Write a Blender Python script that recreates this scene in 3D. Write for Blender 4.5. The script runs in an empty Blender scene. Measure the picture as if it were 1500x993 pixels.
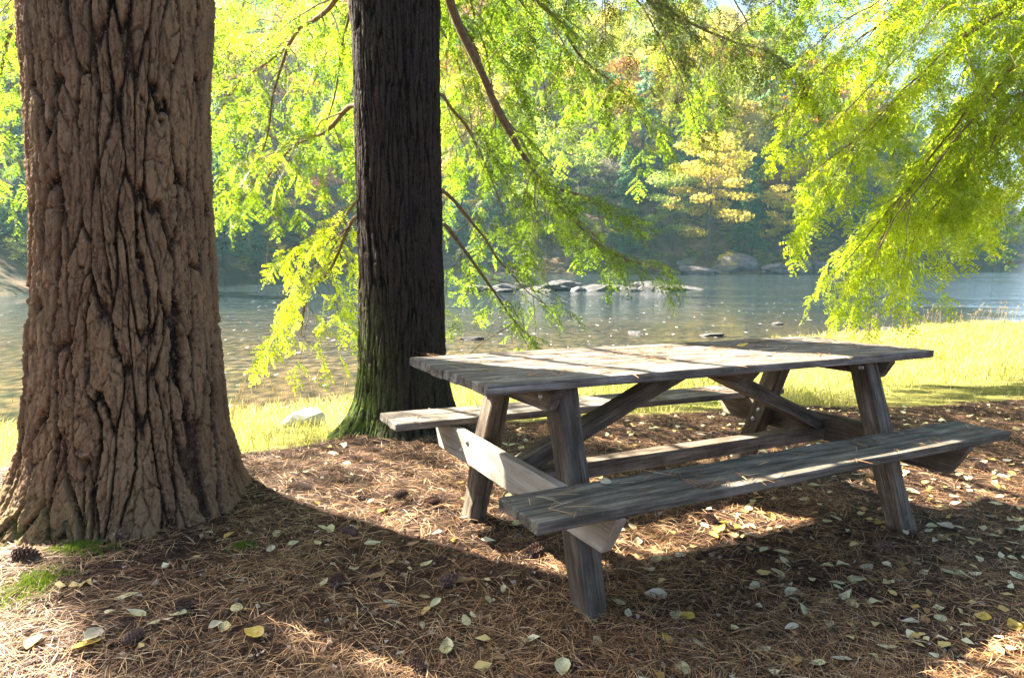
import bpy, bmesh, math, random
import numpy as np
from mathutils import Vector, Matrix, Euler

random.seed(7)
RNG = np.random.default_rng(11)
SC = bpy.context.scene
COL = SC.collection

# ------------------------------------------------------------------ camera numbers
F, PITCH, HC = 974.23, 0.1245, 1.1538
CP, SP = math.cos(PITCH), math.sin(PITCH)
ZW = -1.0                       # river level


def P(u, v, D):
    """world point at forward distance D on the ray of photo pixel (u, v)"""
    a = (u - 750) / F
    b = -(v - 496.5) / F
    d = np.array([a, CP + SP * b, -SP + CP * b])
    return np.array([0, 0, HC]) + d * (D / d[1])


# ------------------------------------------------------------------ helpers
def tag(o, label=None, cat=None, group=None, kind=None):
    if label: o['label'] = label
    if cat: o['category'] = cat
    if group: o['group'] = group
    if kind: o['kind'] = kind
    return o


def empty(name, loc=(0, 0, 0), rot=(0, 0, 0)):
    o = bpy.data.objects.new(name, None)
    o.location = loc
    o.rotation_euler = rot
    o.empty_display_size = .1
    COL.objects.link(o)
    return o


def link(name, me, mat=None, parent=None):
    o = bpy.data.objects.new(name, me)
    COL.objects.link(o)
    if mat is not None:
        if len(me.materials) == 0:
            me.materials.append(mat)
    if parent is not None:
        o.parent = parent
    return o


def mesh_np(name, verts, faces, smooth=False, attrs=None):
    """verts (N,3); faces (M,k) of one k, or list of such arrays"""
    me = bpy.data.meshes.new(name)
    verts = np.ascontiguousarray(verts, dtype=np.float32)
    fl = faces if isinstance(faces, list) else [faces]
    fl = [np.asarray(f, dtype=np.int32) for f in fl if len(f)]
    me.vertices.add(len(verts))
    me.vertices.foreach_set('co', verts.ravel())
    loops = np.concatenate([f.ravel() for f in fl])
    sizes = np.concatenate([np.full(len(f), f.shape[1], np.int32) for f in fl])
    starts = np.concatenate([[0], np.cumsum(sizes)[:-1]]).astype(np.int32)
    me.loops.add(len(loops))
    me.loops.foreach_set('vertex_index', loops)
    me.polygons.add(len(sizes))
    me.polygons.foreach_set('loop_start', starts)
    me.polygons.foreach_set('loop_total', sizes)
    if smooth:
        me.polygons.foreach_set('use_smooth', np.ones(len(sizes), bool))
    me.update(calc_edges=True)
    for k, a in (attrs or {}).items():
        at = me.attributes.new(k, 'FLOAT', 'POINT')
        at.data.foreach_set('value', np.ascontiguousarray(a, dtype=np.float32))
    return me


# ------------------------------------------------------------------ numpy noise
def _h(ix, iy, iz):
    n = (ix.astype(np.int64) * 374761393 + iy.astype(np.int64) * 668265263 + iz.astype(np.int64) * 2147483647) & 0x7fffffff
    n = ((n ^ (n >> 13)) * 1274126177) & 0x7fffffff
    n = ((n ^ (n >> 15)) * 2246822519) & 0x7fffffff
    return ((n ^ (n >> 16)) & 0xffff) / 65535.0


def vnoise(x, y, z=None):
    x = np.asarray(x, float); y = np.asarray(y, float)
    z = np.zeros_like(x) if z is None else np.asarray(z, float)
    ix, iy, iz = np.floor(x).astype(int), np.floor(y).astype(int), np.floor(z).astype(int)
    fx, fy, fz = x - ix, y - iy, z - iz
    fx, fy, fz = [t * t * (3 - 2 * t) for t in (fx, fy, fz)]
    r = 0
    for a in (0, 1):
        for b in (0, 1):
            for c in (0, 1):
                r = r + _h(ix + a, iy + b, iz + c) * (fx if a else 1 - fx) * (fy if b else 1 - fy) * (fz if c else 1 - fz)
    return r * 2 - 1


def fbm(x, y, z=None, o=4):
    r, a = 0, 1.0
    for k in range(o):
        r = r + a * vnoise(np.asarray(x) * 2 ** k + 13.7 * k, np.asarray(y) * 2 ** k + 7.1 * k, None if z is None else np.asarray(z) * 2 ** k)
        a *= .5
    return r


def sstep(a, b, x):
    t = np.clip((x - a) / (b - a), 0, 1)
    return t * t * (3 - 2 * t)


# ------------------------------------------------------------------ materials
def newmat(name):
    m = bpy.data.materials.new(name)
    m.use_nodes = True
    nt = m.node_tree
    nt.nodes.clear()
    out = nt.nodes.new('ShaderNodeOutputMaterial')
    return m, nt, out


class N:
    def __init__(s, nt): s.nt = nt

    def __call__(s, t, **kw):
        n = s.nt.nodes.new('ShaderNode' + t)
        for k, v in kw.items():
            if k in n.inputs.keys() if isinstance(k, str) else False:
                n.inputs[k].default_value = v
            else:
                setattr(n, k, v)
        return n

    def lk(s, a, b): s.nt.links.new(a, b)

    def ramp(s, fac, stops):
        n = s.nt.nodes.new('ShaderNodeValToRGB')
        el = n.color_ramp.elements
        while len(el) < len(stops): el.new(.5)
        for e, (p, c) in zip(el, stops):
            e.position = p
            e.color = (*c, 1) if len(c) == 3 else c
        s.lk(fac, n.inputs[0])
        return n.outputs[0]

    def noise(s, vec, scale, detail=4, rough=.55, out='Fac'):
        n = s.nt.nodes.new('ShaderNodeTexNoise')
        n.inputs['Scale'].default_value = scale
        n.inputs['Detail'].default_value = detail
        n.inputs['Roughness'].default_value = rough
        if vec is not None: s.lk(vec, n.inputs['Vector'])
        return n.outputs[out]

    def mapping(s, vec, scale=(1, 1, 1), loc=(0, 0, 0)):
        n = s.nt.nodes.new('ShaderNodeMapping')
        n.inputs['Scale'].default_value = scale
        n.inputs['Location'].default_value = loc
        s.lk(vec, n.inputs['Vector'])
        return n.outputs[0]

    def mix(s, fac, a, b, mode='MIX'):
        n = s.nt.nodes.new('ShaderNodeMix')
        n.data_type = 'RGBA'
        n.blend_type = mode
        for i, v in ((0, fac), (6, a), (7, b)):
            if isinstance(v, (float, int)): n.inputs[i].default_value = v
            elif isinstance(v, tuple): n.inputs[i].default_value = (*v, 1)
            else: s.lk(v, n.inputs[i])
        return n.outputs[2]

    def math(s, op, a, b=None, clamp=False):
        n = s.nt.nodes.new('ShaderNodeMath')
        n.operation = op
        n.use_clamp = clamp
        for i, v in enumerate((a, b)):
            if v is None: continue
            if isinstance(v, (float, int)): n.inputs[i].default_value = v
            else: s.lk(v, n.inputs[i])
        return n.outputs[0]

    def attr(s, name, out='Fac'):
        n = s.nt.nodes.new('ShaderNodeAttribute')
        n.attribute_name = name
        return n.outputs[out]

    def bump(s, h, strength, dist):
        n = s.nt.nodes.new('ShaderNodeBump')
        n.inputs['Strength'].default_value = strength
        n.inputs['Distance'].default_value = dist
        s.lk(h, n.inputs['Height'])
        return n.outputs[0]

    def bsdf(s, col, rough=.8, spec=.3, normal=None):
        b = s.nt.nodes.new('ShaderNodeBsdfPrincipled')
        if isinstance(col, tuple): b.inputs['Base Color'].default_value = (*col, 1)
        else: s.lk(col, b.inputs['Base Color'])
        if isinstance(rough, float): b.inputs['Roughness'].default_value = rough
        else: s.lk(rough, b.inputs['Roughness'])
        b.inputs['Specular IOR Level'].default_value = spec
        if normal is not None: s.lk(normal, b.inputs['Normal'])
        return b


def tc(n, out='Object'):
    return n('TexCoord').outputs[out]


def mat_wood(name, dark, mid, pale, grain=1.0):
    m, nt, out = newmat(name)
    n = N(nt)
    pid = n.attr('pid')
    co = n('CombineXYZ')
    n.lk(pid, co.inputs[0]); n.lk(n.math('MULTIPLY', pid, 3.1), co.inputs[1])
    vec = n('VectorMath', operation='ADD')
    n.lk(tc(n), vec.inputs[0]); n.lk(co.outputs[0], vec.inputs[1])
    v = vec.outputs[0]
    big = n.noise(n.mapping(v, (2.2, 14, 14)), 1.6, 4)
    fib = n.noise(n.mapping(v, (5, 150, 150)), 1.0, 5, .65)
    crack = n.noise(n.mapping(v, (1.6, 75, 75), (3, 1, 2)), 1.0, 3, .5)
    patch = n.noise(v, 9.0, 5, .65)
    c = n.ramp(n.math('ADD', n.math('MULTIPLY', big, .55), n.math('MULTIPLY', fib, .45)), [(.38, dark), (.5, mid), (.62, pale)])
    c = n.mix(n.ramp(patch, [(.42, (0, 0, 0)), (.7, (.55, .55, .55))]), c, dark)
    # old pale-green lichen bloom
    li = n.ramp(n.noise(v, 26.0, 3, .6), [(.62, (0, 0, 0)), (.72, (.4, .4, .4))])
    c = n.mix(li, c, (.2, .22, .17))
    ck = n.ramp(crack, [(.31, (1, 1, 1)), (.38, (0, 0, 0))])
    c = n.mix(n.math('MULTIPLY', ck, .75), c, (.015, .012, .01))
    w = n.math('ADD', n.math('MULTIPLY', pid, .37), .0)
    fr = n.math('FRACT', w)
    c = n.mix(n.math('MULTIPLY', fr, .45), c, dark)
    h = n.math('SUBTRACT', n.math('ADD', n.math('MULTIPLY', fib, .7), n.math('MULTIPLY', big, .5)), n.math('MULTIPLY', ck, .9))
    b = n.bsdf(c, .82, .25, n.bump(h, .7, .004))
    n.lk(b.outputs[0], out.inputs[0])
    return m


def mat_bark(name, ridge, mid, fissure, moss=0.0, scale=1.0):
    m, nt, out = newmat(name)
    n = N(nt)
    v = tc(n)
    r = n.attr('ridge')
    fine = n.noise(n.mapping(v, (1, 1, .55)), 75 * scale, 8, .78)
    blot = n.noise(v, 5.0, 4, .6)
    flake = n.noise(n.mapping(v, (1, 1, .6)), 130.0, 3, .6)
    c = n.ramp(n.math('ADD', n.math('MULTIPLY', r, .75), n.math('MULTIPLY', n.math('SUBTRACT', fine, .5), 1.3)), [(.16, fissure), (.36, mid), (.64, ridge)])
    c = n.mix(n.ramp(blot, [(.4, (0, 0, 0)), (.65, (.5, .5, .5))]), c, tuple(x * .8 + y for x, y in zip(mid, (.02, .01, .015))))
    sp = n.ramp(flake, [(.62, (0, 0, 0)), (.70, (.8, .8, .8))])
    li = n.ramp(n.noise(v, 14.0, 5, .7), [(.60, (0, 0, 0)), (.70, (.35, .35, .35))])
    c = n.mix(li, c, tuple(.5 * (x + sum(ridge) / 3) for x in ridge))
    c = n.mix(sp, c, tuple(min(1, x * 1.5 + .03) for x in ridge))
    if moss > 0:
        z = n('SeparateXYZ'); n.lk(v, z.inputs[0])
        lowm = n.ramp(z.outputs[2], [(0.0, (1, 1, 1)), (.55, (.35, .35, .35)), (.95, (0, 0, 0))])
        left = n.attr('mossy')
        mk = n.math('MULTIPLY', n.math('MULTIPLY', left, moss), n.ramp(n.noise(n.mapping(v, (1, 1, .3)), 24.0, 5, .7), [(.36, (0, 0, 0)), (.58, (1, 1, 1))]), True)
        c = n.mix(mk, c, n.ramp(fine, [(.35, (.04, .065, .01)), (.68, (.16, .22, .035))]))
    b = n.bsdf(c, .9, .15, n.bump(n.math('ADD', n.noise(n.mapping(v, (1, 1, .5)), 260.0, 6, .75), n.math('MULTIPLY', flake, .7)), 1.0, .006))
    n.lk(b.outputs[0], out.inputs[0])
    return m


def mat_leaf(name, cols, trans, tfac=.5, rough=.5, scale=3.0, spec=.3):
    """thin two-sided foliage: part reflects, part lets light through"""
    m, nt, out = newmat(name)
    n = N(nt)
    oi = n('ObjectInfo').outputs['Random']
    rnd = n('NewGeometry').outputs['Random Per Island']
    f = n.math('ADD', n.math('MULTIPLY', n.noise(tc(n), scale, 3), .7), n.math('MULTIPLY', n.math('SUBTRACT', rnd, .5), .5))
    f = n.math('ADD', f, n.math('ADD', .06, n.math('MULTIPLY', n.math('SUBTRACT', oi, .5), .22)))
    k = len(cols)
    st = [(.2 + .6 * i / max(1, k - 1), c) for i, c in enumerate(cols)]
    c = n.ramp(f, st)
    st2 = [(.2 + .6 * i / max(1, k - 1), c) for i, c in enumerate(trans)]
    t = n.ramp(f, st2)
    b = n.bsdf(c, rough, spec)
    tr = n('BsdfTranslucent')
    n.lk(t, tr.inputs[0])
    mx = n('MixShader')
    mx.inputs[0].default_value = tfac
    n.lk(b.outputs[0], mx.inputs[1]); n.lk(tr.outputs[0], mx.inputs[2])
    n.lk(mx.outputs[0], out.inputs[0])
    return m


def mat_plain(name, cols, scale=6.0, rough=.8, spec=.3, bump=.4, bscale=30.0, bd=.01, coord='Object', metallic=0.0):
    m, nt, out = newmat(name)
    n = N(nt)
    v = tc(n, coord)
    f = n.noise(v, scale, 5, .6)
    k = len(cols)
    c = n.ramp(f, [(.3 + .4 * i / max(1, k - 1), q) for i, q in enumerate(cols)])
    b = n.bsdf(c, rough, spec, n.bump(n.noise(v, bscale, 5, .65), bump, bd))
    b.inputs['Metallic'].default_value = metallic
    n.lk(b.outputs[0], out.inputs[0])
    return m


M = {}
M['top'] = mat_wood('weathered_wood', (.065, .05, .036), (.19, .162, .128), (.38, .345, .29))
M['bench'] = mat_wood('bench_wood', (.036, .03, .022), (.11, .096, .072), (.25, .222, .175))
M['frame'] = mat_wood('frame_wood', (.05, .036, .024), (.155, .118, .082), (.30, .25, .19))
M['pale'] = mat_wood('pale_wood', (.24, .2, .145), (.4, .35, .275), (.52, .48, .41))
M['bolt'] = mat_plain('galvanised_bolt', [(.35, .34, .33), (.55, .55, .54)], 40, .45, .5, .2, 60, .001, metallic=.8)
M['bark1'] = mat_bark('furrowed_bark', (.31, .20, .105), (.15, .088, .043), (.012, .008, .005), .5)
M['bark2'] = mat_bark('ridged_bark', (.042, .031, .021), (.018, .012, .008), (.005, .004, .003), 1.5)
M['limb'] = mat_plain('limb_bark', [(.1, .065, .04), (.22, .15, .09)], 30, .9, .1, .5, 80, .004)
M['twig'] = mat_plain('twig_bark', [(.13, .09, .055), (.24, .17, .11)], 40, .9, .1)
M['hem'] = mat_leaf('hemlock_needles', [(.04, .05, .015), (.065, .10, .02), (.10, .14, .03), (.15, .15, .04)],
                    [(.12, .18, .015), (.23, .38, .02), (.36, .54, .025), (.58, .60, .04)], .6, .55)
M['hemgold'] = mat_leaf('sun_brightened_hemlock_needles', [(.06, .09, .018), (.1, .15, .025), (.16, .19, .04)],
                        [(.32, .44, .012), (.56, .68, .02), (.80, .80, .04)], .75, .5)  # brighter copy of the hemlock needles, sunlight put into its colours
M['hemshade'] = mat_leaf('shade_darkened_hemlock_needles', [(.035, .045, .018), (.06, .075, .025), (.09, .10, .03)],
                         [(.10, .13, .02), (.18, .22, .03), (.30, .34, .04)], .5, .6)  # darker olive copy for the upper boughs, their shade is in the colour
M['pine'] = mat_leaf('shade_bough_needles', [(.035, .06, .02), (.06, .09, .03)], [(.1, .16, .02), (.18, .22, .03)], .4)

# ------------------------------------------------------------------ ground
EDGE = np.array([(-40, -6), (-12, .9), (-6, 2.7), (-4, 3.2), (-2.7, 3.5), (-1.59, 3.68), (-1.09, 4.05), (-.44, 4.62), (.09, 4.66), (1.28, 5.05), (2.37, 5.4), (3.58, 5.62), (4.55, 5.9), (8, 6.7), (14, 8), (60, 16)], float)
SHORE = np.array([(-40, 3), (-12, 7.2), (-6, 8.3), (-3.4, 8.9), (-1, 10.2), (2, 13), (6, 16.2), (11, 19.5), (16, 21.5), (30, 26), (60, 34)], float)


def edge_y(x): return np.interp(x, EDGE[:, 0], EDGE[:, 1])
def shore_y(x): return np.interp(x, SHORE[:, 0], SHORE[:, 1])


def G(x, y):
    x = np.asarray(x, float); y = np.asarray(y, float)
    e, s = edge_y(x), shore_y(x)
    plat = -.033 * np.clip((x + .1) * .88 + (y - 2.3) * .2, 0, 4) + .012 * fbm(x * 1.3, y * 1.3, o=3)
    plat = plat + .05 * np.exp(-((x + 1.7) ** 2 + (y - 2.95) ** 2) / .5) + .04 * np.exp(-((x + .73) ** 2 + (y - 4.39) ** 2) / .25)
    t = (y - e) / np.maximum(s - e, .5)
    tt = np.clip(t, 0, 3)
    drop = np.where(tt < 1, (tt ** .92), 1 + (tt - 1) * .5)
    base = plat * np.clip(1 - tt, 0, 1)
    bank = base - drop * (1.02) + .05 * fbm(x * .9 + 5, y * .9, o=3) * sstep(.02, .2, tt)
    return np.where(y > e, np.maximum(bank, ZW - .9), plat)


def grid_mesh(name, xs, ys, fz, attrs=None):
    X, Y = np.meshgrid(xs, ys)
    Z = fz(X, Y)
    nx, ny = len(xs), len(ys)
    idx = np.arange(nx * ny).reshape(ny, nx)
    f = np.stack([idx[:-1, :-1], idx[:-1, 1:], idx[1:, 1:], idx[1:, :-1]], -1).reshape(-1, 4)
    return mesh_np(name, np.stack([X, Y, Z], -1).reshape(-1, 3), f, True)


def mat_ground():
    m, nt, out = newmat('needle_litter_floor')
    n = N(nt)
    v = tc(n)
    a = n.noise(v, 3.0, 5, .6)
    b_ = n.noise(v, 45.0, 6, .75)
    d = n.noise(v, 160.0, 4, .7)
    f = n.math('ADD', n.math('MULTIPLY', a, .3), n.math('ADD', n.math('MULTIPLY', b_, .4), n.math('MULTIPLY', d, .3)))
    c = n.ramp(f, [(.40, (.016, .010, .008)), (.5, (.05, .029, .02)), (.58, (.12, .067, .04)), (.7, (.23, .135, .08))])
    g = n.attr('bank')
    gc = n.ramp(n.noise(v, 7.0, 5, .6), [(.35, (.12, .12, .03)), (.6, (.22, .2, .05))])
    c = n.mix(g, c, gc)
    h = n.math('ADD', b_, n.math('MULTIPLY', d, .7))
    bs = n.bsdf(c, .95, .1, n.bump(h, .9, .015))
    n.lk(bs.outputs[0], out.inputs[0])
    return m


def build_ground():
    xs = np.unique(np.concatenate([np.arange(-60, -5, 1.5), np.arange(-5, 8, .05), np.arange(8, 20, .25), np.arange(20, 62, 2)]))
    ys = np.unique(np.concatenate([np.arange(-25, 0, 1.0), np.arange(0, 1.2, .2), np.arange(1.2, 7, .04), np.arange(7, 12, .15), np.arange(12, 27, .4), np.arange(27, 50, 2)]))

    def fz(X, Y):
        Z = G(X, Y)
        near = np.exp(-((X - .5) / 6) ** 2 - ((Y - 3) / 4) ** 2)
        return Z + near * (.006 * fbm(X * 9, Y * 9, o=3) + .004 * vnoise(X * 22, Y * 22))
    me = grid_mesh('ground', xs, ys, fz)
    X, Y = np.meshgrid(xs, ys)
    bk = sstep(0.0, .12, (Y - edge_y(X)) + .12 * fbm(X * 3, Y * 3, o=3))
    at = me.attributes.new('bank', 'FLOAT', 'POINT')
    at.data.foreach_set('value', bk.ravel().astype(np.float32))
    o = link('ground', me, mat_ground())
    tag(o, 'brown forest floor of fallen needles sloping to a grassy river bank', 'ground', kind='structure')


build_ground()

# ------------------------------------------------------------------ river and far hillside
FAR = np.array([(-160, 10), (-60, 26), (-27, 34), (-28, 60), (-25, 82), (-10, 82), (10, 80), (30, 80), (62, 104), (110, 150), (162, 212), (260, 300)], float)


def far_dist(x, y):
    """signed distance beyond the far waterline (positive = on land)"""
    p = np.stack([x, y], -1)
    best = np.full(x.shape, 1e9)
    sgn = np.ones(x.shape)
    for a, b in zip(FAR[:-1], FAR[1:]):
        ab = b - a
        t = np.clip(((p - a) @ ab) / (ab @ ab), 0, 1)
        q = a + t[..., None] * ab
        d = np.hypot(*np.moveaxis(p - q, -1, 0))
        cr = ab[0] * (p[..., 1] - a[1]) - ab[1] * (p[..., 0] - a[0])
        up = d < best - 1e-9
        best = np.where(up, d, best)
        sgn = np.where(up, np.sign(cr), sgn)
    return best * sgn


def HILL(x, y):
    x = np.asarray(x, float); y = np.asarray(y, float)
    d = far_dist(x, y)
    land = np.clip(d, 0, None)
    h = ZW - .25 + .45 * np.minimum(land, 3) + (.55 + .28 * sstep(25, 75, x)) * np.clip(land - 3, 0, 150) + .15 * np.clip(land - 153, 0, None)
    h = h + (1.2 * fbm(x * .05, y * .05, o=3)) * sstep(1, 15, land) + .25 * fbm(x * .4, y * .4, o=2) * sstep(0, 3, land)
    return np.where(d < 0, ZW - .25 + np.maximum(d, -3) * .2, h)


def mat_water():
    m, nt, out = newmat('river_water')
    n = N(nt)
    v = tc(n)
    # riverbed stones seen through shallow clear water
    st = n('TexVoronoi', feature='F1')
    st.inputs['Scale'].default_value = 4.5
    n.lk(n.mapping(v, (1, .75, 1)), st.inputs['Vector'])
    big = n.noise(v, .35, 4)
    fine = n.noise(v, 8.0, 4, .65)
    c = n.ramp(n.math('ADD', n.math('MULTIPLY', st.outputs['Distance'], .55), n.math('MULTIPLY', fine, .5)), [(.25, (.17, .12, .055)), (.5, (.085, .064, .032)), (.72, (.022, .02, .013))])
    sep = n('SeparateXYZ'); n.lk(v, sep.inputs[0])
    deep = n.ramp(n.math('ADD', n.math('MULTIPLY', sep.outputs[1], 1 / 60.), n.math('MULTIPLY', n.math('SUBTRACT', big, .5), .25)), [(.16, (0, 0, 0)), (.46, (1, 1, 1))])
    c = n.mix(deep, c, (.022, .032, .034))
    rip = n.noise(n.mapping(v, (1.3, 4.2, 1)), 1.0, 3, .5)
    rip2 = n.noise(n.mapping(v, (.4, 1.3, 1)), 1.0, 3, .5)
    rip3 = n.noise(n.mapping(v, (2.6, 1.7, 1), (7, 3, 0)), 1.0, 2, .5)
    act = n.ramp(n.noise(n.mapping(v, (.05, .14, 1)), 1.0, 2), [(.40, (.12, .12, .12)), (.58, (1, 1, 1))])
    crest = n.ramp(rip3, [(.58, (0, 0, 0)), (.70, (1, 1, 1))])
    h = n.math('MULTIPLY', n.math('ADD', n.math('ADD', n.math('MULTIPLY', rip, .7), rip2), n.math('MULTIPLY', crest, .25)), act)
    # white flecks painted into the colour as glints on the ripples
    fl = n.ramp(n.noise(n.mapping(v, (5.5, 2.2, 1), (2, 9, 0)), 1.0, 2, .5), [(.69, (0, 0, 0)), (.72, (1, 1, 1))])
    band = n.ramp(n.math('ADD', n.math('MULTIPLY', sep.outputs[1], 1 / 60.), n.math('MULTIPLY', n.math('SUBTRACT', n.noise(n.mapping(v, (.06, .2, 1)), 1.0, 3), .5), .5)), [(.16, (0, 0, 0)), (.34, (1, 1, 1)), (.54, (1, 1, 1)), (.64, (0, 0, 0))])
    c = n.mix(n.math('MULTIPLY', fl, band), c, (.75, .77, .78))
    b = n.bsdf(c, .06, .5, n.bump(h, 1.0, .065))
    b.inputs['IOR'].default_value = 1.33
    n.lk(b.outputs[0], out.inputs[0])
    return m


xs = np.array([-170., 270.]); ys = np.array([3., 330.])
wm = grid_mesh('river_water', xs, ys, lambda X, Y: np.full(X.shape, ZW))
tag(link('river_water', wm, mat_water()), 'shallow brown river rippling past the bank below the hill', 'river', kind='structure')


def mat_hill():
    m, nt, out = newmat('hillside_floor')
    n = N(nt)
    v = tc(n)
    c = n.ramp(n.noise(v, .6, 6, .65), [(.35, (.04, .045, .02)), (.5, (.1, .075, .04)), (.65, (.19, .12, .075))])
    b = n.bsdf(c, .95, .1, n.bump(n.noise(v, 2.0, 6, .7), 1.0, .4))
    n.lk(b.outputs[0], out.inputs[0])
    return m


hx = np.unique(np.concatenate([np.arange(-165, -40, 5), np.arange(-40, 60, 1.6), np.arange(60, 265, 5)]))
hy = np.unique(np.concatenate([np.arange(8, 76, 2.5), np.arange(76, 110, 1.2), np.arange(110, 330, 5)]))
hm = grid_mesh('hillside', hx, hy, HILL)
tag(link('hillside', hm, mat_hill()), 'steep wooded hillside rising from the far river bank', 'hill', kind='structure')

# ------------------------------------------------------------------ picnic table
TX, TY, YAW, TILT = -.2577, 2.3028, .4924, -.0212
table = empty('picnic_table', (TX, TY, 0))
table.matrix_world = Matrix.Translation((TX, TY, 0)) @ Matrix.Rotation(YAW, 4, 'Z') @ Matrix.Rotation(-TILT, 4, 'Y')
tag(table, 'weathered grey timber picnic table with two attached plank benches, strewn with needles', 'picnic table')


def board_bm(bm, L, W, T, off=(0, 0, 0), pid=0.0, seed=0, skew0=0.0, skew1=0.0, nseg=18, wob=.0025, bev=.006):
    """plank along local X from 0..L, Y +-W/2, Z 0..-T (top face at z=0); skew shifts the lower edge of each end along X"""
    r = random.Random(seed)
    ch = bev
    # rounded rectangle profile (y,z)
    hw = W / 2
    prof = [(-hw + ch, 0), (-hw * .33, 0), (hw * .33, 0), (hw - ch, 0), (hw - ch * .3, -ch * .3), (hw, -ch), (hw, -T + ch), (hw - ch * .3, -T + ch * .3), (hw - ch, -T), (hw * .3, -T), (-hw * .3, -T), (-hw + ch, -T), (-hw + ch * .3, -T + ch * .3), (-hw, -T + ch), (-hw, -ch), (-hw + ch * .3, -ch * .3)]
    lay = bm.verts.layers.float.get('pid') or bm.verts.layers.float.new('pid')
    tpos = [0, .004 / L] + [i / nseg for i in range(1, nseg)] + [1 - .004 / L, 1]
    rings = []
    for k, t in enumerate(tpos):
        endk = .82 if k in (0, len(tpos) - 1) else 1
        ring = []
        for j, (y, z) in enumerate(prof):
            low = -z / T
            xo = t * L
            if t < .5: xo += skew0 * low * (1 - t)
            else: xo += skew1 * low * t
            dy = wob * math.sin(t * 9 + seed * 1.7 + j * .3) * r.uniform(.6, 1.2)
            dz = wob * .6 * math.sin(t * 13 + seed * 2.3 + j * .9)
            yy = y if endk == 1 else y - math.copysign(.003, y)
            zz = z if endk == 1 else (z - .003 if z > -T / 2 else z + .003)
            if k in (0, len(tpos) - 1): xo += r.uniform(-.0015, .0015)
            v = bm.verts.new((off[0] + xo, off[1] + yy + dy, off[2] + zz + dz))
            v[lay] = pid
            ring.append(v)
        rings.append(ring)
    m = len(prof)
    for a, b in zip(rings[:-1], rings[1:]):
        for j in range(m):
            bm.faces.new((a[j], a[(j + 1) % m], b[(j + 1) % m], b[j])[::-1])
    bm.faces.new(rings[0])
    bm.faces.new(rings[-1][::-1])


def bm_obj(name, bm, mat, parent, matrix=None, smooth=False):
    bmesh.ops.recalc_face_normals(bm, faces=bm.faces)
    me = bpy.data.meshes.new(name)
    bm.to_mesh(me)
    bm.free()
    if smooth:
        for p in me.polygons: p.use_smooth = True
    o = link(name, me, mat, parent)
    if matrix is not None: o.matrix_local = matrix
    return o


def axes(origin, xdir, zdir):
    x = Vector(xdir).normalized()
    z = Vector(zdir)
    z = (z - x * z.dot(x)).normalized()
    y = z.cross(x)
    m = Matrix((x, y, z)).transposed().to_4x4()
    m.translation = origin
    return m


TL, TW, TH_, TT = 2.357, .7177, .76, .034
bm = bmesh.new()
npl = 6
pw = TW / npl
for i in range(npl):
    yc = -TW / 2 + pw * (i + .5)
    back = (i / (npl - 1))
    board_bm(bm, TL + random.uniform(-.006, .006), pw - (.003 if i in (1,) else .006), TT, (random.uniform(-.004, .004), yc, TH_ - .008 * back + random.uniform(-.0015, .0015)), pid=i * 1.37 + .2, seed=i + 1)
bm_obj('tabletop', bm, M['top'], table)


def bench(side, dzl, dzr):
    bm = bmesh.new()
    for k in range(2):
        w = .2322 / 2
        board_bm(bm, 2.366 + random.uniform(-.006, .004), w - .004, .033, (0, (k - .5) * w, 0), pid=10 + k * 2.1 + side, seed=20 + k + 3 * side)
    x0, x1 = -.0152, 2.35
    o = Vector((x0, side * (.4705 + .1161), .4488 + dzl))
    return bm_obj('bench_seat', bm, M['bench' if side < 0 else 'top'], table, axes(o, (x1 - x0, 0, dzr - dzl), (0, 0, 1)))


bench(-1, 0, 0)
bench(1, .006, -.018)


def beam(name, a, b, W, T, zdir, mat, seed, skew0=0, skew1=0, wob=.002, parent=None, bev=.006):
    """board whose top-face centre line runs a -> b; T is measured down along -zdir"""
    a, b = Vector(a), Vector(b)
    bm = bmesh.new()
    board_bm(bm, (b - a).length, W, T, (0, 0, 0), pid=seed * 1.71, seed=seed, skew0=skew0, skew1=skew1, wob=wob, bev=bev)
    return bm_obj(name, bm, mat, parent or table, axes(a, b - a, zdir))


# legs: square section, leaning outwards
LX0, LX1 = .333, 1.99
LEG = []
for i, (lx, sgn, yt, yb, zb) in enumerate([(LX0, -1, .245, .475, -.03), (LX0, 1, .185, .455, -.03), (LX1, -1, .235, .50, -.06), (LX1, 1, .19, .47, -.06)]):
    top = Vector((lx, sgn * yt, .722))
    bot = Vector((lx, sgn * yb, zb))
    ax = (bot - top).normalized()
    n_ = Vector((0, sgn, 0)); n_ = (n_ - ax * n_.dot(ax)).normalized()
    o = beam('leg', top + n_ * .046, bot + n_ * .046, .086, .092, n_, M['frame'], 30 + i, wob=.004, bev=.010)
    LEG.append(o)

# cross-beams on the outer faces of the legs, carrying both benches
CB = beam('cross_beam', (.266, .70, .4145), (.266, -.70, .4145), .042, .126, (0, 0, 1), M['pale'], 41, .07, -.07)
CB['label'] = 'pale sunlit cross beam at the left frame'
beam('cross_beam', (LX1 + .066, .70, .412), (LX1 + .066, -.70, .412), .042, .13, (0, 0, 1), M['frame'], 42, .07, -.07)
# cleats under the tabletop
beam('top_cleat', (.267, .345, .7245), (.267, -.345, .7245), .04, .082, (0, 0, 1), M['frame'], 43, .045, -.045)
beam('top_cleat', (LX1 + .066, .345, .7245), (LX1 + .066, -.345, .7245), .04, .082, (0, 0, 1), M['frame'], 44, .045, -.045)
beam('top_cleat', (1.18, .33, .7245), (1.18, -.33, .7245), .085, .05, (0, 0, 1), M['frame'], 45, .04, -.04)
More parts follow.
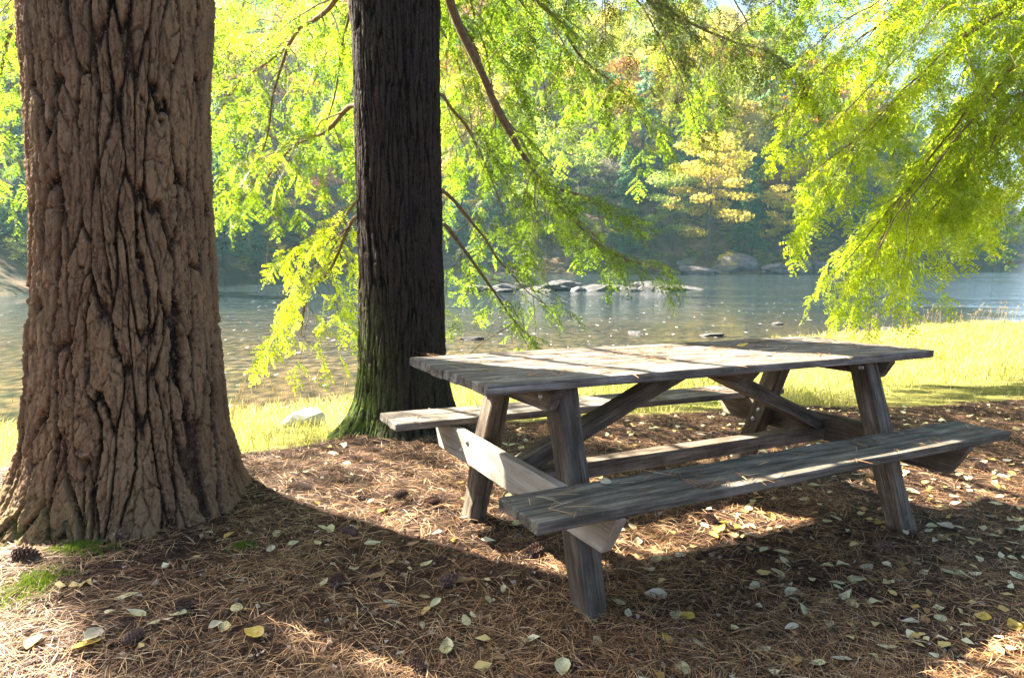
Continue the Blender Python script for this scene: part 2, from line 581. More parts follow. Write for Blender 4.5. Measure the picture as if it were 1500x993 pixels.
# stretcher and braces
beam('stretcher', (.29, 0, .348), (LX1 + .043, 0, .348), .088, .06, (0, 0, 1), M['frame'], 46)
beam('brace', (.296, 0, .392), (1.13, 0, .735), .07, .066, (-.38, 0, .92), M['frame'], 47)
beam('brace', (LX1 + .04, 0, .398), (1.235, 0, .735), .07, .066, (.38, 0, .92), M['frame'], 48)


def bolt(loc, nx):
    bm = bmesh.new()
    bmesh.ops.create_cone(bm, cap_ends=True, segments=20, radius1=.0125, radius2=.0125, depth=.003)
    r = bmesh.ops.create_uvsphere(bm, u_segments=16, v_segments=8, radius=.0085)
    for v in r['verts']: v.co.z = max(v.co.z, 0) * .7 + .0015
    bm_obj('bolt', bm, M['bolt'], table, Matrix.Translation(loc) @ Matrix.Rotation(math.pi / 2 * nx, 4, 'Y'), True)


for y, z in ((.325, .385), (.385, .335), (-.36, .39), (-.41, .33)): bolt((.2445, y, z), -1)
for y, z in ((-.262, .69),): bolt((.2465, y, z), -1)
for y, z in ((.30, .375), (.335, .32), (-.345, .38), (-.265, .69)): bolt((LX1 - .0455, y, z), -1)

# ------------------------------------------------------------------ trunks
def trunk_mesh(name, cx, cy, Rf, zs, nth, cell, depth, seed, flare, lobes, gx):
    th = np.linspace(0, 2 * np.pi, nth, endpoint=False)
    TH, Z = np.meshgrid(th, zs)
    R = Rf(Z)
    R0 = Rf(np.array(1.4))
    ct, st = np.cos(TH), np.sin(TH)
    # root flare with lobes
    lob = np.zeros_like(TH)
    for (a, w, amp, hz) in lobes:
        d = np.angle(np.exp(1j * (TH - a)))
        lob += amp * np.exp(-(d / w) ** 2) * np.exp(-np.clip(Z, 0, None) / hz)
    R = R + lob
    R = R * (1 + .03 * vnoise(ct * 1.6 + 5 + seed, st * 1.6, Z * .9) + .02 * vnoise(ct * 3 + seed, st * 3, Z * 1.8))
    # plate pattern: wrapped anisotropic cells, long plates split by deep branching fissures
    Rr0 = float(R0)
    wx = .62 * vnoise(ct * 2.5 + seed, st * 2.5, Z * 2.2) + .26 * vnoise(ct * 7 + seed, st * 7, Z * 4.5)

    def cells(cw, chh, warp, sd, jit=.85):
        nc = int(round(2 * np.pi * Rr0 / cw))
        U = TH / (2 * np.pi) * nc + warp * (wx + .05 * vnoise(ct * Rr0 * 90, st * Rr0 * 90, Z * 60 + sd))
        V = Z / chh + .5 * vnoise(ct * 8 + 3, st * 8 + sd, Z * 3)
        iu, iv = np.floor(U).astype(int), np.floor(V).astype(int)
        f1 = np.full(U.shape, 9.); f2 = np.full(U.shape, 9.); hid = np.zeros(U.shape)
        for a in (-2, -1, 0, 1, 2):
            for b in (-2, -1, 0, 1, 2):
                cu, cv = iu + a, iv + b
                cm = np.mod(cu, nc)
                px = cu + .5 + jit * (_h(cm, cv, np.full_like(cv, sd)) - .5)
                py = cv + _h(cm + 57, cv, np.full_like(cv, sd))
                d = np.abs(U - px) ** 1.5 + (np.abs(V - py) * .8) ** 1.5
                d = d ** (1 / 1.5)
                closer = d < f1
                f2 = np.where(closer, f1, np.minimum(f2, d))
                hid = np.where(closer, _h(cm, cv + 31, np.full_like(cv, sd + 5)), hid)
                f1 = np.where(closer, d, f1)
        return f2 - f1, hid, f1
    e1, hid, f1 = cells(cell[0], cell[1], 1.25, seed)
    e2, hid2, _q = cells(cell[0] * .46, cell[1] * .24, 1.9, seed + 9)
    e3, hid3, _q = cells(cell[0] * .26, cell[1] * .12, 2.0, seed + 17)
    rough = vnoise(ct * Rr0 * 45, st * Rr0 * 45, Z * 26)
    wid = .17 + .08 * vnoise(ct * 4, st * 4 + seed, Z * 3)
    plate = np.clip((e1 + .05 * rough) / wid, 0, 1) ** .8
    sub = np.clip((e2 + .05 * rough) / .13, 0, 1)
    flake = np.clip(e3 / .12, 0, 1)
    grit = vnoise(ct * Rr0 * 170, st * Rr0 * 170, Z * 110) + .8 * vnoise(ct * Rr0 * 330, st * Rr0 * 330, Z * 220)
    big = vnoise(ct * 5 + 2, st * 5 + seed, Z * 5)
    # plates are flat-topped slabs at slightly different heights, layered in thin flakes
    disp = depth * (plate - 1) + plate * depth * (.30 * (hid - .5) + .26 * (sub - 1) * (.5 + .5 * (big > -.1)) + .20 * (hid2 - .5) + .10 * (flake - 1) + .16 * (hid3 - .5)) + depth * .07 * grit + .004 * big
    Rr = R + disp
    ridge = np.clip(plate * (.40 + .30 * sub + .12 * flake) + .30 * (hid2 - .5) + .22 * (hid3 - .5) + .10 * grit, 0, 1)
    x = cx + Rr * ct + gx * Z; y = cy + Rr * st
    nz = len(zs)
    idx = np.arange(nth * nz).reshape(nz, nth)
    nx_ = np.roll(idx, -1, 1)
    f = np.stack([idx[:-1], nx_[:-1], nx_[1:], idx[1:]], -1).reshape(-1, 4)
    # facets are finer than a pixel: flat shading keeps the flaky grain crisp
    return mesh_np(name, np.stack([x - cx, y - cy, Z], -1).reshape(-1, 3), f, False, {'ridge': ridge.ravel()}), TH, Z


def trunk_rows(fine_to, step, top):
    return np.concatenate([np.arange(-.12, fine_to, step), np.linspace(fine_to, top, 60)])


# big pine on the left
T1 = np.array([-1.745, 2.95]); T1Z = float(G(T1[0], T1[1]))
R1 = lambda z: (.360 + .012 * np.cos(np.clip(z, 0, 3) * 2.2) + .085 * np.exp(-np.clip(z, -.2, None) / .33)) * np.clip(1.0 - np.clip(z - 2.4, 0, None) / 26, .12, 1)
me, TH, ZZ = trunk_mesh('trunk', T1[0], T1[1], R1, trunk_rows(2.75, .0037, 21), 960, (.062, .46), .041, 3, None,
                        [(-2.25, .5, .16, .16), (-1.2, .35, .07, .2), (-.35, .45, .06, .2), (.9, .5, .1, .2), (2.4, .6, .14, .2), (-3.0, .4, .14, .22)], .042)
mo = np.clip(1.0 * sstep(.32, .02, ZZ) * np.clip(np.cos(TH + 2.7) * 1.3, 0, 1), 0, 1)
at = me.attributes.new('mossy', 'FLOAT', 'POINT'); at.data.foreach_set('value', mo.ravel().astype(np.float32))
pine = empty('pine_tree', (T1[0], T1[1], 0))
tag(pine, 'massive brown trunk with deeply furrowed bark and flared roots at far left', 'tree')
link('trunk', me, M['bark1'], pine)

# slimmer dark hemlock behind the table
T2 = np.array([-.735, 4.42])
R2 = lambda z: (.272 + .012 * np.exp(-((z - 2.72) / .12) ** 2) + .07 * np.exp(-np.clip(z, -.2, None) / .2) + .02 * np.exp(-np.clip(z, 0, None) / .8)) * np.clip(1.0 - np.clip(z - 2.6, 0, None) / 22, .1, 1)
me, TH, ZZ = trunk_mesh('trunk', T2[0], T2[1], R2, trunk_rows(3.1, .0068, 18), 460, (.033, .45), .019, 8, None,
                        [(-2.6, .35, .15, .12), (-1.5, .35, .1, .14), (-.5, .4, .2, .14), (.8, .5, .12, .2), (2.4, .5, .14, .2)], 0)
mo = np.clip(sstep(1.1, .05, ZZ) * (.1 + .9 * np.clip(np.cos(TH + 2.9), 0, 1) ** 1.5), 0, 1)
at = me.attributes.new('mossy', 'FLOAT', 'POINT'); at.data.foreach_set('value', mo.ravel().astype(np.float32))
hemlock = empty('hemlock_tree', (T2[0], T2[1], 0))
tag(hemlock, 'dark hemlock with a moss-greened base behind the picnic table, drooping sunlit boughs', 'tree')
link('trunk', me, M['bark2'], hemlock)

# third hemlock, its trunk beyond the right edge, boughs reaching in
T3 = np.array([9.2, 8.9]); T3Z = float(G(*T3))
R3 = lambda z: (.26 + .1 * np.exp(-np.clip(z, -.2, None) / .3)) * np.clip(1.0 - np.clip(z - 1, 0, None) / 22, .1, 1)
me, TH, ZZ = trunk_mesh('trunk', T3[0], T3[1], R3, trunk_rows(2.0, .03, 17), 120, (.05, .3), .02, 5, None, [(1, .5, .1, .2), (4, .5, .1, .2)], 0)
hem3 = empty('hemlock_tree', (T3[0], T3[1], T3Z))
tag(hem3, 'hemlock reaching in from the right with a bright yellow-green bough over the river', 'tree')
link('trunk', me, M['bark2'], hem3)


# ------------------------------------------------------------------ hemlock boughs
def spray_template(seed):
    r = np.random.default_rng(seed)
    quads = []

    def twig(o, d, n, L, k):
        # o origin, d dir, n plane normal
        s = np.cross(n, d)
        for i in range(k):
            t = (i + .6) / k
            p = o + d * L * t
            p = p + np.array([0, 0, -.22 * L * t * t])
            ll = .10 * (1 - .4 * t) * r.uniform(.75, 1.2)
            w = .034 * r.uniform(.8, 1.2)
            for sg in (-1, 1):
                a = d * .62 + s * sg * .8 + n * r.uniform(-.25, .25)
                a /= np.linalg.norm(a)
                b = np.cross(n + r.uniform(-.5, .5, 3) * .7, a); b /= np.linalg.norm(b)
                quads.append([p - b * w * .4, p + a * ll * .55 - b * w, p + a * ll, p + a * ll * .5 + b * w])
    n = np.array([0, 0, 1.])
    X = np.array([1., 0, 0])
    twig(np.zeros(3), X, n, 1.0, 9)
    ns = 7
    for i in range(ns):
        t = .08 + .82 * i / ns
        sg = 1 if i % 2 else -1
        L = (.46 * (1 - t) + .14) * r.uniform(.55, 1.3)
        d = X * r.uniform(.5, .9) + np.array([0, 1., 0]) * sg * .7 + n * r.uniform(-.4, .2)
        d /= np.linalg.norm(d)
        o = np.array([t, 0, -.22 * t * t])
        twig(o, d, n + r.normal(0, .25, 3), L, max(3, int(7 * L / .5)))
    return np.array(quads)          # (Q,4,3)


SPRAYS = [spray_template(100 + i) for i in range(10)]


def frames(X, Zh):
    X = X / np.linalg.norm(X, axis=1, keepdims=True)
    Zv = Zh - X * np.sum(X * Zh, 1, keepdims=True)
    Zv /= np.linalg.norm(Zv, axis=1, keepdims=True) + 1e-9
    Y = np.cross(Zv, X)
    return np.stack([X, Y, Zv], 2)   # columns


def tube_np(pts, rad, ns=6):
    pts = np.asarray(pts, float)
    t = np.gradient(pts, axis=0)
    t /= np.linalg.norm(t, axis=1, keepdims=True) + 1e-9
    up = np.where(np.abs(t[:, 2:3]) > .9, np.array([[1., 0, 0]]), np.array([[0, 0, 1.]]))
    a = np.cross(t, up); a /= np.linalg.norm(a, axis=1, keepdims=True) + 1e-9
    b = np.cross(t, a)
    an = np.linspace(0, 2 * np.pi, ns, endpoint=False)
    V = pts[:, None] + np.asarray(rad)[:, None, None] * (np.cos(an)[None, :, None] * a[:, None] + np.sin(an)[None, :, None] * b[:, None])
    k = len(pts)
    idx = np.arange(k * ns).reshape(k, ns)
    nx = np.roll(idx, -1, 1)
    f = np.stack([idx[:-1], nx[:-1], nx[1:], idx[1:]], -1).reshape(-1, 4)
    return V.reshape(-1, 3), f


def join(parts):
    V, Fs, o = [], [], 0
    for v, f in parts:
        V.append(v); Fs.append(f + o); o += len(v)
    return np.concatenate(V), np.concatenate(Fs)


def catmull(p, n):
    p = np.asarray(p, float)
    q = np.vstack([2 * p[0] - p[1], p, 2 * p[-1] - p[-2]])
    out = []
    segs = len(p) - 1
    for i in range(n):
        s = i / (n - 1) * segs
        k = min(int(s), segs - 1)
        t = s - k
        a, b, c, d = q[k:k + 4]
        out.append(.5 * ((2 * b) + (c - a) * t + (2 * a - 5 * b + 4 * c - d) * t * t + (3 * b - 3 * c + d - a) * t ** 3))
    return np.array(out)


def limb(tree, root, pts, r0, frm=.3, sec=.8, gap=.15, spray=.3, mat='hem', seed=0, droop=.35, dens=1.0, taper=.9, upright=.0, bare=.06):
    """one bough: a tapering limb with drooping side twigs that carry flat sprays"""
    r = np.random.default_rng(seed + 500)
    pts = np.asarray(pts, float)
    n = 44
    c = catmull(pts, n)
    seglen = np.linalg.norm(np.diff(c, axis=0), axis=1)
    arc = np.concatenate([[0], np.cumsum(seglen)])
    L = arc[-1]
    wob = np.stack([fbm(arc * 1.7 + seed, np.full(n, k + .5), o=2) for k in range(3)], 1) * .035
    wob[0] = 0
    c = c + wob
    rad = r0 * (1 - taper * (arc / L) ** .8) + .0022
    parts = [tube_np(c, rad, 8)]
    tw = []
    S = []       # pos, dir, up, scale
    s = frm * L
    sg = 1
    tan = np.gradient(c, axis=0); tan /= np.linalg.norm(tan, axis=1, keepdims=True)
    at = lambda x, A: np.array([np.interp(x, arc, A[:, k]) for k in range(3)])

    def twigline(o, d, ln, dr, rr, level):
        k = max(4, int(ln / .07))
        t = np.linspace(0, 1, k)[:, None]
        q = o + d * ln * t + np.array([0, 0, -1.]) * dr * ln * t * t
        q = q + np.concatenate([np.zeros((1, 3)), r.normal(0, .012, (k - 1, 3))])
        tw.append(tube_np(q, np.linspace(rr, .0012, k), 4))
        dd = np.gradient(q, axis=0); dd /= np.linalg.norm(dd, axis=1, keepdims=True) + 1e-9
        m = max(2, int(ln / (.080 / dens)))
        g = 1
        for i in range(m):
            tt = bare + .15 + (1 - bare - .15) * (i + r.uniform(.2, .8)) / m
            p = np.array([np.interp(tt, t[:, 0], q[:, a]) for a in range(3)])
            x = np.array([np.interp(tt, t[:, 0], dd[:, a]) for a in range(3)])
            side = np.cross(np.array([0, 0, 1.]), x); side /= np.linalg.norm(side) + 1e-6
            g = -g
            dirn = x * .7 + side * g * r.uniform(.4, 1.0) + np.array([0, 0, r.uniform(-.45, .12)])
            up = np.array([0, 0, 1.]) + r.normal(0, .5, 3) - side * g * .15
            S.append((p, dirn, up, spray * .78 * r.uniform(.45, 1.25) * (1.1 - .35 * tt)))
        S.append((q[-1], dd[-1] + np.array([0, 0, -.1]), np.array([0, 0, 1.]) + r.normal(0, .3, 3), spray * r.uniform(.8, 1.1)))

    while s < L:
        f = s / L
        p, x = at(s, c), at(s, tan)
        side = np.cross(np.array([0, 0, 1.]), x); side /= np.linalg.norm(side) + 1e-6
        if r.random() < .3: sg = -sg
        d = x * r.uniform(.35, .8) + side * sg * r.uniform(.5, 1.0) + np.array([0, 0, r.uniform(-.5, .2) + upright])
        d /= np.linalg.norm(d)
        ln = sec * r.uniform(.5, 1.15) * (1.0 - .55 * max(0, f - .3) / .7)
        twigline(p, d, ln, droop * r.uniform(.5, 1.4), max(.003, .35 * np.interp(s, arc, rad)), 1)
        sg = -sg
        s += gap * r.uniform(.6, 1.4)
    twigline(c[-1], tan[-1], .25, .2, .0025, 1)
    for q_ in range(int(3 * L)):                 # dead, needle-less twigs hanging below the limb
        s = r.uniform(.15, .9) * L
        p, x = at(s, c), at(s, tan)
        d = x * r.uniform(-.1, .6) + r.normal(0, .45, 3) + np.array([0, 0, -.45]); d /= np.linalg.norm(d)
        k = 8; ln = r.uniform(.3, .9); t = np.linspace(0, 1, k)[:, None]
        q = p + d * ln * t + np.array([0, 0, -1.]) * .3 * ln * t * t + np.concatenate([np.zeros((1, 3)), np.cumsum(r.normal(0, .010, (k - 1, 3)), 0)])
        tw.append(tube_np(q, np.linspace(.0042, .0016, k), 4))
    V, Fq = join(parts)
    rt = np.array(root)
    lo = link('limb', mesh_np('limb', V - rt, Fq, True), M['limb'], tree)
    V, Fq = join(tw)
    link('twigs', mesh_np('twigs', V - rt, Fq, True), M['twig'], lo)['kind'] = 'stuff'
    pos = np.array([a[0] for a in S]); di = np.array([a[1] for a in S]); up = np.array([a[2] for a in S]); sc = np.array([a[3] for a in S])
    Rm = frames(di, up)
    tid = r.integers(0, len(SPRAYS), len(S))
    out = []
    for k in range(len(SPRAYS)):
        w = np.where(tid == k)[0]
        if len(w) == 0: continue
        T = SPRAYS[k].reshape(-1, 3)
        vv = np.einsum('sij,qj->sqi', Rm[w] * sc[w][:, None, None], T) + pos[w][:, None]
        out.append(vv.reshape(-1, 3))
    V = np.concatenate(out)
    link('foliage', mesh_np('foliage', V - rt, np.arange(len(V)).reshape(-1, 4)), M[mat], lo)
    return len(V) // 4


def px(*l): return [P(*a) for a in l]


rt2 = (T2[0], T2[1], 0); rt1 = (T1[0], T1[1], 0); rt3 = (T3[0], T3[1], T3Z)
def on2(z, ang=0): return np.array([T2[0] + .2 * math.cos(ang), T2[1] + .2 * math.sin(ang), z])
def on1(z, ang=0): return np.array([T1[0] + .3 * math.cos(ang), T1[1] + .3 * math.sin(ang), z])
def on3(z, ang=0): return np.array([T3[0] + .2 * math.cos(ang), T3[1] + .2 * math.sin(ang), z])


NQ = 0
# --- the hemlock behind the table
NQ += limb(hemlock, rt2, [on2(3.5, .5)] + px((655, -10, 4.95), (690, 80, 5.15), (740, 185, 5.35), (778, 250, 5.5), (830, 315, 5.75), (900, 370, 6.0), (955, 385, 6.2)), .042, .42, .75, .11, .27, 'hem', 1, .3)
NQ += limb(hemlock, rt2, px((800, 275, 5.55), (850, 290, 5.8), (905, 320, 6.1)), .014, .1, .5, .1, .26, 'hem', 2, .3)
NQ += limb(hemlock, rt2, [on2(1.35, .3)] + px((655, 335, 4.75), (700, 400, 5.0), (745, 462, 5.3), (788, 508, 5.6)), .016, .3, .5, .16, .24, 'hem', 3, .45)
NQ += limb(hemlock, rt2, [on2(1.6, .4)] + px((655, 290, 4.8), (710, 350, 5.3), (760, 410, 5.8), (800, 445, 6.2)), .014, .3, .6, .13, .26, 'hem', 4, .45)
NQ += limb(hemlock, rt2, [on2(2.2, .4)] + px((658, 150, 5.0), (700, 210, 5.7), (730, 290, 6.2), (755, 350, 6.6)), .014, .25, .7, .12, .27, 'hem', 5, .4)
NQ += limb(hemlock, rt2, [on2(2.05, 2.6)] + px((520, 155, 4.75), (470, 195, 5.1), (420, 222, 5.5), (375, 280, 5.9)), .02, .22, .6, .12, .26, 'hem', 6, .45)
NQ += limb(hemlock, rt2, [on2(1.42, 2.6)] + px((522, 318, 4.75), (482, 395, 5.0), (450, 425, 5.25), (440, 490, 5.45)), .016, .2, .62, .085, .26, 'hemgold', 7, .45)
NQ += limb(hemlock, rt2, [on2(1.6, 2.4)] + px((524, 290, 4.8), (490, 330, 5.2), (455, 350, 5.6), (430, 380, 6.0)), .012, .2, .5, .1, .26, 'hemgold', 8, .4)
NQ += limb(hemlock, rt2, [on2(4.0, 2.2)] + px((500, -20, 5.2), (440, 45, 5.7), (400, 85, 6.0), (345, 125, 6.4), (310, 170, 6.8)), .03, .35, .9, .13, .3, 'hem', 9, .45)
NQ += limb(hemlock, rt2, px((425, 62, 5.85), (400, 150, 6.0), (385, 220, 6.1), (345, 295, 6.3)), .012, .15, .6, .13, .28, 'hem', 10, .5)
NQ += limb(hemlock, rt2, [on2(4.2, 1.9)] + px((515, -20, 5.4), (503, 60, 5.7), (488, 130, 5.9), (470, 190, 6.1)), .024, .4, .6, .16, .27, 'hem', 11, .5)
NQ += limb(hemlock, rt2, [on2(4.4, 1.2)] + px((690, -70, 6.0), (770, -10, 6.6), (815, 25, 6.9), (850, 82, 7.2), (910, 130, 7.6), (960, 205, 8.0)), .034, .3, 1.0, .13, .32, 'hem', 12, .5)
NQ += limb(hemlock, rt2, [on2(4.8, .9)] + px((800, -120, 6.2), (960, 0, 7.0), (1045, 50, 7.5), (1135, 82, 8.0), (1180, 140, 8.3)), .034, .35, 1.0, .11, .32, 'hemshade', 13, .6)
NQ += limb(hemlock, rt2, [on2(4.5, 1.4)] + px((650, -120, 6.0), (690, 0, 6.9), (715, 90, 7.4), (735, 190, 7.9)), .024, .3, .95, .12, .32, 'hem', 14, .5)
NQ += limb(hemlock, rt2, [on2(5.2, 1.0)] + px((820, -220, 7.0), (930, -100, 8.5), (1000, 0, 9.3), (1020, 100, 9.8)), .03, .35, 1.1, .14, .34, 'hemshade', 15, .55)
NQ += limb(hemlock, rt2, [on2(5.0, 1.9)] + px((560, -160, 6.5), (590, -40, 8.0), (560, 60, 9.0), (500, 150, 9.6)), .03, .35, 1.2, .13, .34, 'hem', 16, .5)
NQ += limb(hemlock, rt2, [on2(5.0, 2.3)] + px((440, -150, 6.5), (380, -40, 7.6), (340, 60, 8.4), (330, 170, 8.8)), .03, .35, 1.1, .13, .34, 'hem', 17, .5)
NQ += limb(hemlock, rt2, [on2(4.9, 1.5)] + px((680, -150, 7.0), (780, -30, 8.2), (830, 70, 9.0), (870, 170, 9.5)), .03, .35, 1.1, .13, .34, 'hem', 18, .5)
# --- the hemlock on the right
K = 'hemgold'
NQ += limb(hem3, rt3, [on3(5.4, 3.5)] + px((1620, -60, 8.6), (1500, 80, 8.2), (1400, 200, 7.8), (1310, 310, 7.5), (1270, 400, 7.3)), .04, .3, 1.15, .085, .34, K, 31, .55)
NQ += limb(hem3, rt3, [on3(5.6, 3.4)] + px((1560, -60, 8.4), (1420, 50, 8.0), (1320, 140, 7.7), (1240, 230, 7.5), (1195, 300, 7.4)), .036, .3, 1.0, .09, .34, K, 32, .55)
NQ += limb(hem3, rt3, [on3(4.9, 3.5)] + px((1620, 50, 8.7), (1500, 170, 8.4), (1410, 250, 8.1), (1340, 310, 7.9), (1320, 350, 7.8)), .03, .3, 1.0, .1, .33, K, 33, .5)
NQ += limb(hem3, rt3, [on3(6.1, 3.4)] + px((1580, -140, 8.8), (1420, -40, 8.4), (1280, 40, 8.1), (1190, 120, 7.9), (1150, 190, 7.8)), .036, .3, 1.1, .1, .34, K, 34, .5)
NQ += limb(hem3, rt3, [on3(4.4, 3.6)] + px((1630, 120, 8.9), (1540, 210, 8.8), (1470, 280, 8.7), (1430, 325, 8.6)), .024, .3, .8, .12, .32, 'hem', 35, .5)
NQ += limb(hem3, rt3, [on3(6.4, 3.6)] + px((1620, -160, 9.0), (1500, -40, 8.9), (1430, 60, 8.8), (1400, 150, 8.8)), .03, .3, 1.1, .13, .33, 'hem', 36, .5)
NQ += limb(hem3, rt3, [on3(5.8, 3.9)] + px((1640, -50, 8.4), (1550, 60, 7.8), (1480, 160, 7.4), (1440, 240, 7.2)), .03, .35, .9, .18, .3, K, 37, .5)
NQ += limb(hem3, rt3, px((1300, 320, 7.45), (1285, 390, 7.35), (1276, 445, 7.3)), .008, .2, .22, .12, .24, K, 38, .5)
for i, (zz, mt, pp) in enumerate((
        (5.2, K, ((1590, -20, 8.3), (1450, 120, 7.9), (1350, 250, 7.6), (1260, 360, 7.3), (1225, 400, 7.2))),
        (5.7, K, ((1500, 0, 8.0), (1370, 90, 7.6), (1270, 190, 7.4), (1200, 250, 7.3))),
        (5.9, K, ((1470, -60, 8.0), (1340, 60, 7.7), (1230, 180, 7.5))),
        (4.7, K, ((1640, 60, 8.5), (1540, 140, 8.2), (1450, 220, 8.0), (1380, 300, 7.8))),
        (6.5, K, ((1560, -160, 8.0), (1400, -70, 7.7), (1270, 10, 7.5), (1190, 70, 7.4))),
        (7.2, 'hem', ((1560, -260, 9.0), (1340, -110, 8.8), (1210, -20, 8.6), (1150, 50, 8.5))),
        (6.8, 'hem', ((1500, -150, 9.3), (1380, -60, 9.4), (1290, 40, 9.5), (1260, 130, 9.5))),
        (6.9, 'hem', ((1480, -200, 8.6), (1300, -100, 8.4), (1160, -20, 8.3), (1060, 70, 8.2), (1030, 150, 8.2))),
        (5.3, K, ((1560, 20, 7.9), (1430, 170, 7.5), (1340, 280, 7.2), (1290, 370, 7.0))),
        (5.1, K, ((1620, 20, 8.2), (1490, 160, 7.8), (1400, 260, 7.5), (1350, 340, 7.3), (1340, 370, 7.3))))):
    NQ += limb(hem3, rt3, [on3(zz, 3.5)] + px(*pp), .03, .3, 1.1, .125, .33, mt, 150 + i, .55)
for i, (zz, an, pp) in enumerate((
        (4.9, .7, ((760, -160, 6.0), (880, -60, 6.9), (960, 40, 7.6), (1000, 130, 8.0), (1020, 190, 8.2))),
        (4.3, 1.2, ((700, -120, 6.4), (760, -10, 7.4), (790, 90, 8.0), (800, 180, 8.4))),
        (4.6, 2.0, ((540, -140, 6.2), (530, -20, 7.2), (480, 80, 8.0), (440, 170, 8.6))),
        (3.9, 1.7, ((600, -80, 6.0), (640, 20, 7.0), (680, 130, 7.6), (700, 230, 8.0))),
        (5.3, .7, ((900, -240, 6.5), (1040, -120, 7.8), (1120, -30, 8.4), (1180, 60, 8.7), (1215, 130, 8.8))),
        (5.3, .8, ((860, -200, 6.5), (1020, -80, 7.8), (1090, 20, 8.6), (1110, 110, 8.9), (1120, 170, 9.0))),
        (5.4, 1.0, ((820, -180, 7.0), (960, -70, 8.4), (1010, 40, 9.2), (1040, 140, 9.6))),
        (3.6, 1.0, ((650, -40, 6.2), (710, 110, 7.0), (760, 210, 7.4), (800, 290, 7.6), (850, 350, 7.7))))):
    NQ += limb(hemlock, rt2, [on2(zz, an)] + px(*pp), .024, .35, .9, .15, .30, 'hemshade' if an < .95 else 'hem', 180 + i, .5)
# --- the big pine's own low limb at the far left and unseen crown limbs
NQ += limb(pine, rt1, [on1(4.6, 2.0)] + px((90, -120, 4.4), (40, 0, 5.2), (-10, 120, 5.8), (-30, 260, 6.2)), .035, .3, .9, .14, .32, 'hem', 51, .5)
NQ += limb(pine, rt1, [on1(5.2, 1.6)] + px((180, -200, 4.6), (120, -20, 6.5), (40, 110, 7.8), (0, 240, 8.6)), .035, .35, 1.1, .14, .34, 'hem', 52, .5)
for tree, rt, onf, zs_, sd in ((hemlock, rt2, on2, (6.5, 8, 9.5, 11, 12.5, 14, 15.5), 60), (hem3, rt3, on3, (7.5, 9, 10.5, 12, 14), 80), (pine, rt1, on1, (10.5, 12, 13.5, 15, 17, 18.5), 100)):
    for i, z in enumerate(zs_):
        for q in range(2):
            a = i * 2.4 + q * 3.1 + sd
            Lr = 4.2 * (1 - z / 24)
            o = onf(z, a)
            d = np.array([math.cos(a), math.sin(a), 0])
            NQ += limb(tree, rt, [o, o + d * Lr * .4 + np.array([0, 0, .1]), o + d * Lr * .75, o + d * Lr + np.array([0, 0, -.5])], .05, .25, 1.3, .34, .55, 'hem', sd + i * 2 + q, .3, dens=.5)
# unseen bough added to the pine, shaped to throw the shade patch at lower left
sp_ = lambda x, y, z: np.array([x - .866 * z / .839, y + .5 * z / .839, z])
NQ += limb(pine, rt1, [on1(5.9, 2.6), sp_(.5, .9, 6.0), sp_(-.72, 1.70, 5.6), sp_(-1.0, 1.95, 5.3), sp_(-1.3, 2.24, 5.1)], .03, .76, .27, .014, .30, 'pine', 71, .3, dens=2.2)
print('bough quads', NQ)

# ------------------------------------------------------------------ litter: needles, leaves, cones, twigs
def ground_pts(n, bias=.5):
    """random points on the plateau, denser near the camera"""
    out = []
    while sum(len(a) for a in out) < n:
        k = n * 2
        y = np.where(RNG.random(k) < bias, 1.35 + 5 * RNG.random(k) ** 2.2, RNG.uniform(1.3, 7, k))
        x = RNG.uniform(-.9, .9, k) * (y + .6)
        ok = (y < edge_y(x) + .03) & (np.hypot(x - T1[0], y - T1[1]) > .40) & (np.hypot(x - T2[0], y - T2[1]) > .33)
        out.append(np.stack([x[ok], y[ok]], 1))
    return np.concatenate(out)[:n]


def needle_mesh(name, p, ztop, length, width, spread, lift):
    """bent thin needle strips in bundles of three lying about p"""
    n = len(p)
    k = 3
    th = np.repeat(RNG.uniform(0, 2 * np.pi, n), k) + RNG.normal(0, spread, n * k)
    p = np.repeat(p, k, 0); zt = np.repeat(ztop, k)
    L = length * RNG.uniform(.6, 1.25, n * k)
    bend = RNG.normal(0, .09, n * k)
    w = width * RNG.uniform(.7, 1.3, n * k)
    t = np.array([0, .33, .66, 1.0])
    ang = th[:, None] + bend[:, None] * (t[None] - .3) * 2
    x = p[:, :1] + np.concatenate([np.zeros((n * k, 1)), np.cumsum(np.cos(ang[:, :3]) * L[:, None] / 3, 1)], 1)
    y = p[:, 1:2] + np.concatenate([np.zeros((n * k, 1)), np.cumsum(np.sin(ang[:, :3]) * L[:, None] / 3, 1)], 1)
    slope = RNG.uniform(-.06, .12, n * k)
    z = zt[:, None] + slope[:, None] * L[:, None] * t[None] + lift * (1 + np.sin(t * np.pi))[None] * RNG.uniform(.2, 1.4, (n * k, 1))
    nx, ny = -np.sin(ang), np.cos(ang)
    tw = RNG.uniform(-.6, .6, (n * k, 1))
    prof = np.array([.7, 1, 1, .4])[None] * w[:, None] / 2
    a = np.stack([x + nx * prof, y + ny * prof, z + tw * prof], -1)
    b = np.stack([x - nx * prof, y - ny * prof, z - tw * prof], -1)
    V = np.stack([a, b], 2).reshape(-1, 3)      # per needle: 8 verts a0 b0 a1 b1 ...
    base = np.arange(n * k)[:, None] * 8
    f = np.stack([np.stack([base[:, 0] + 2 * i, base[:, 0] + 2 * i + 1, base[:, 0] + 2 * i + 3, base[:, 0] + 2 * i + 2], 1) for i in range(3)], 1).reshape(-1, 4)
    return mesh_np(name, V, f, True)


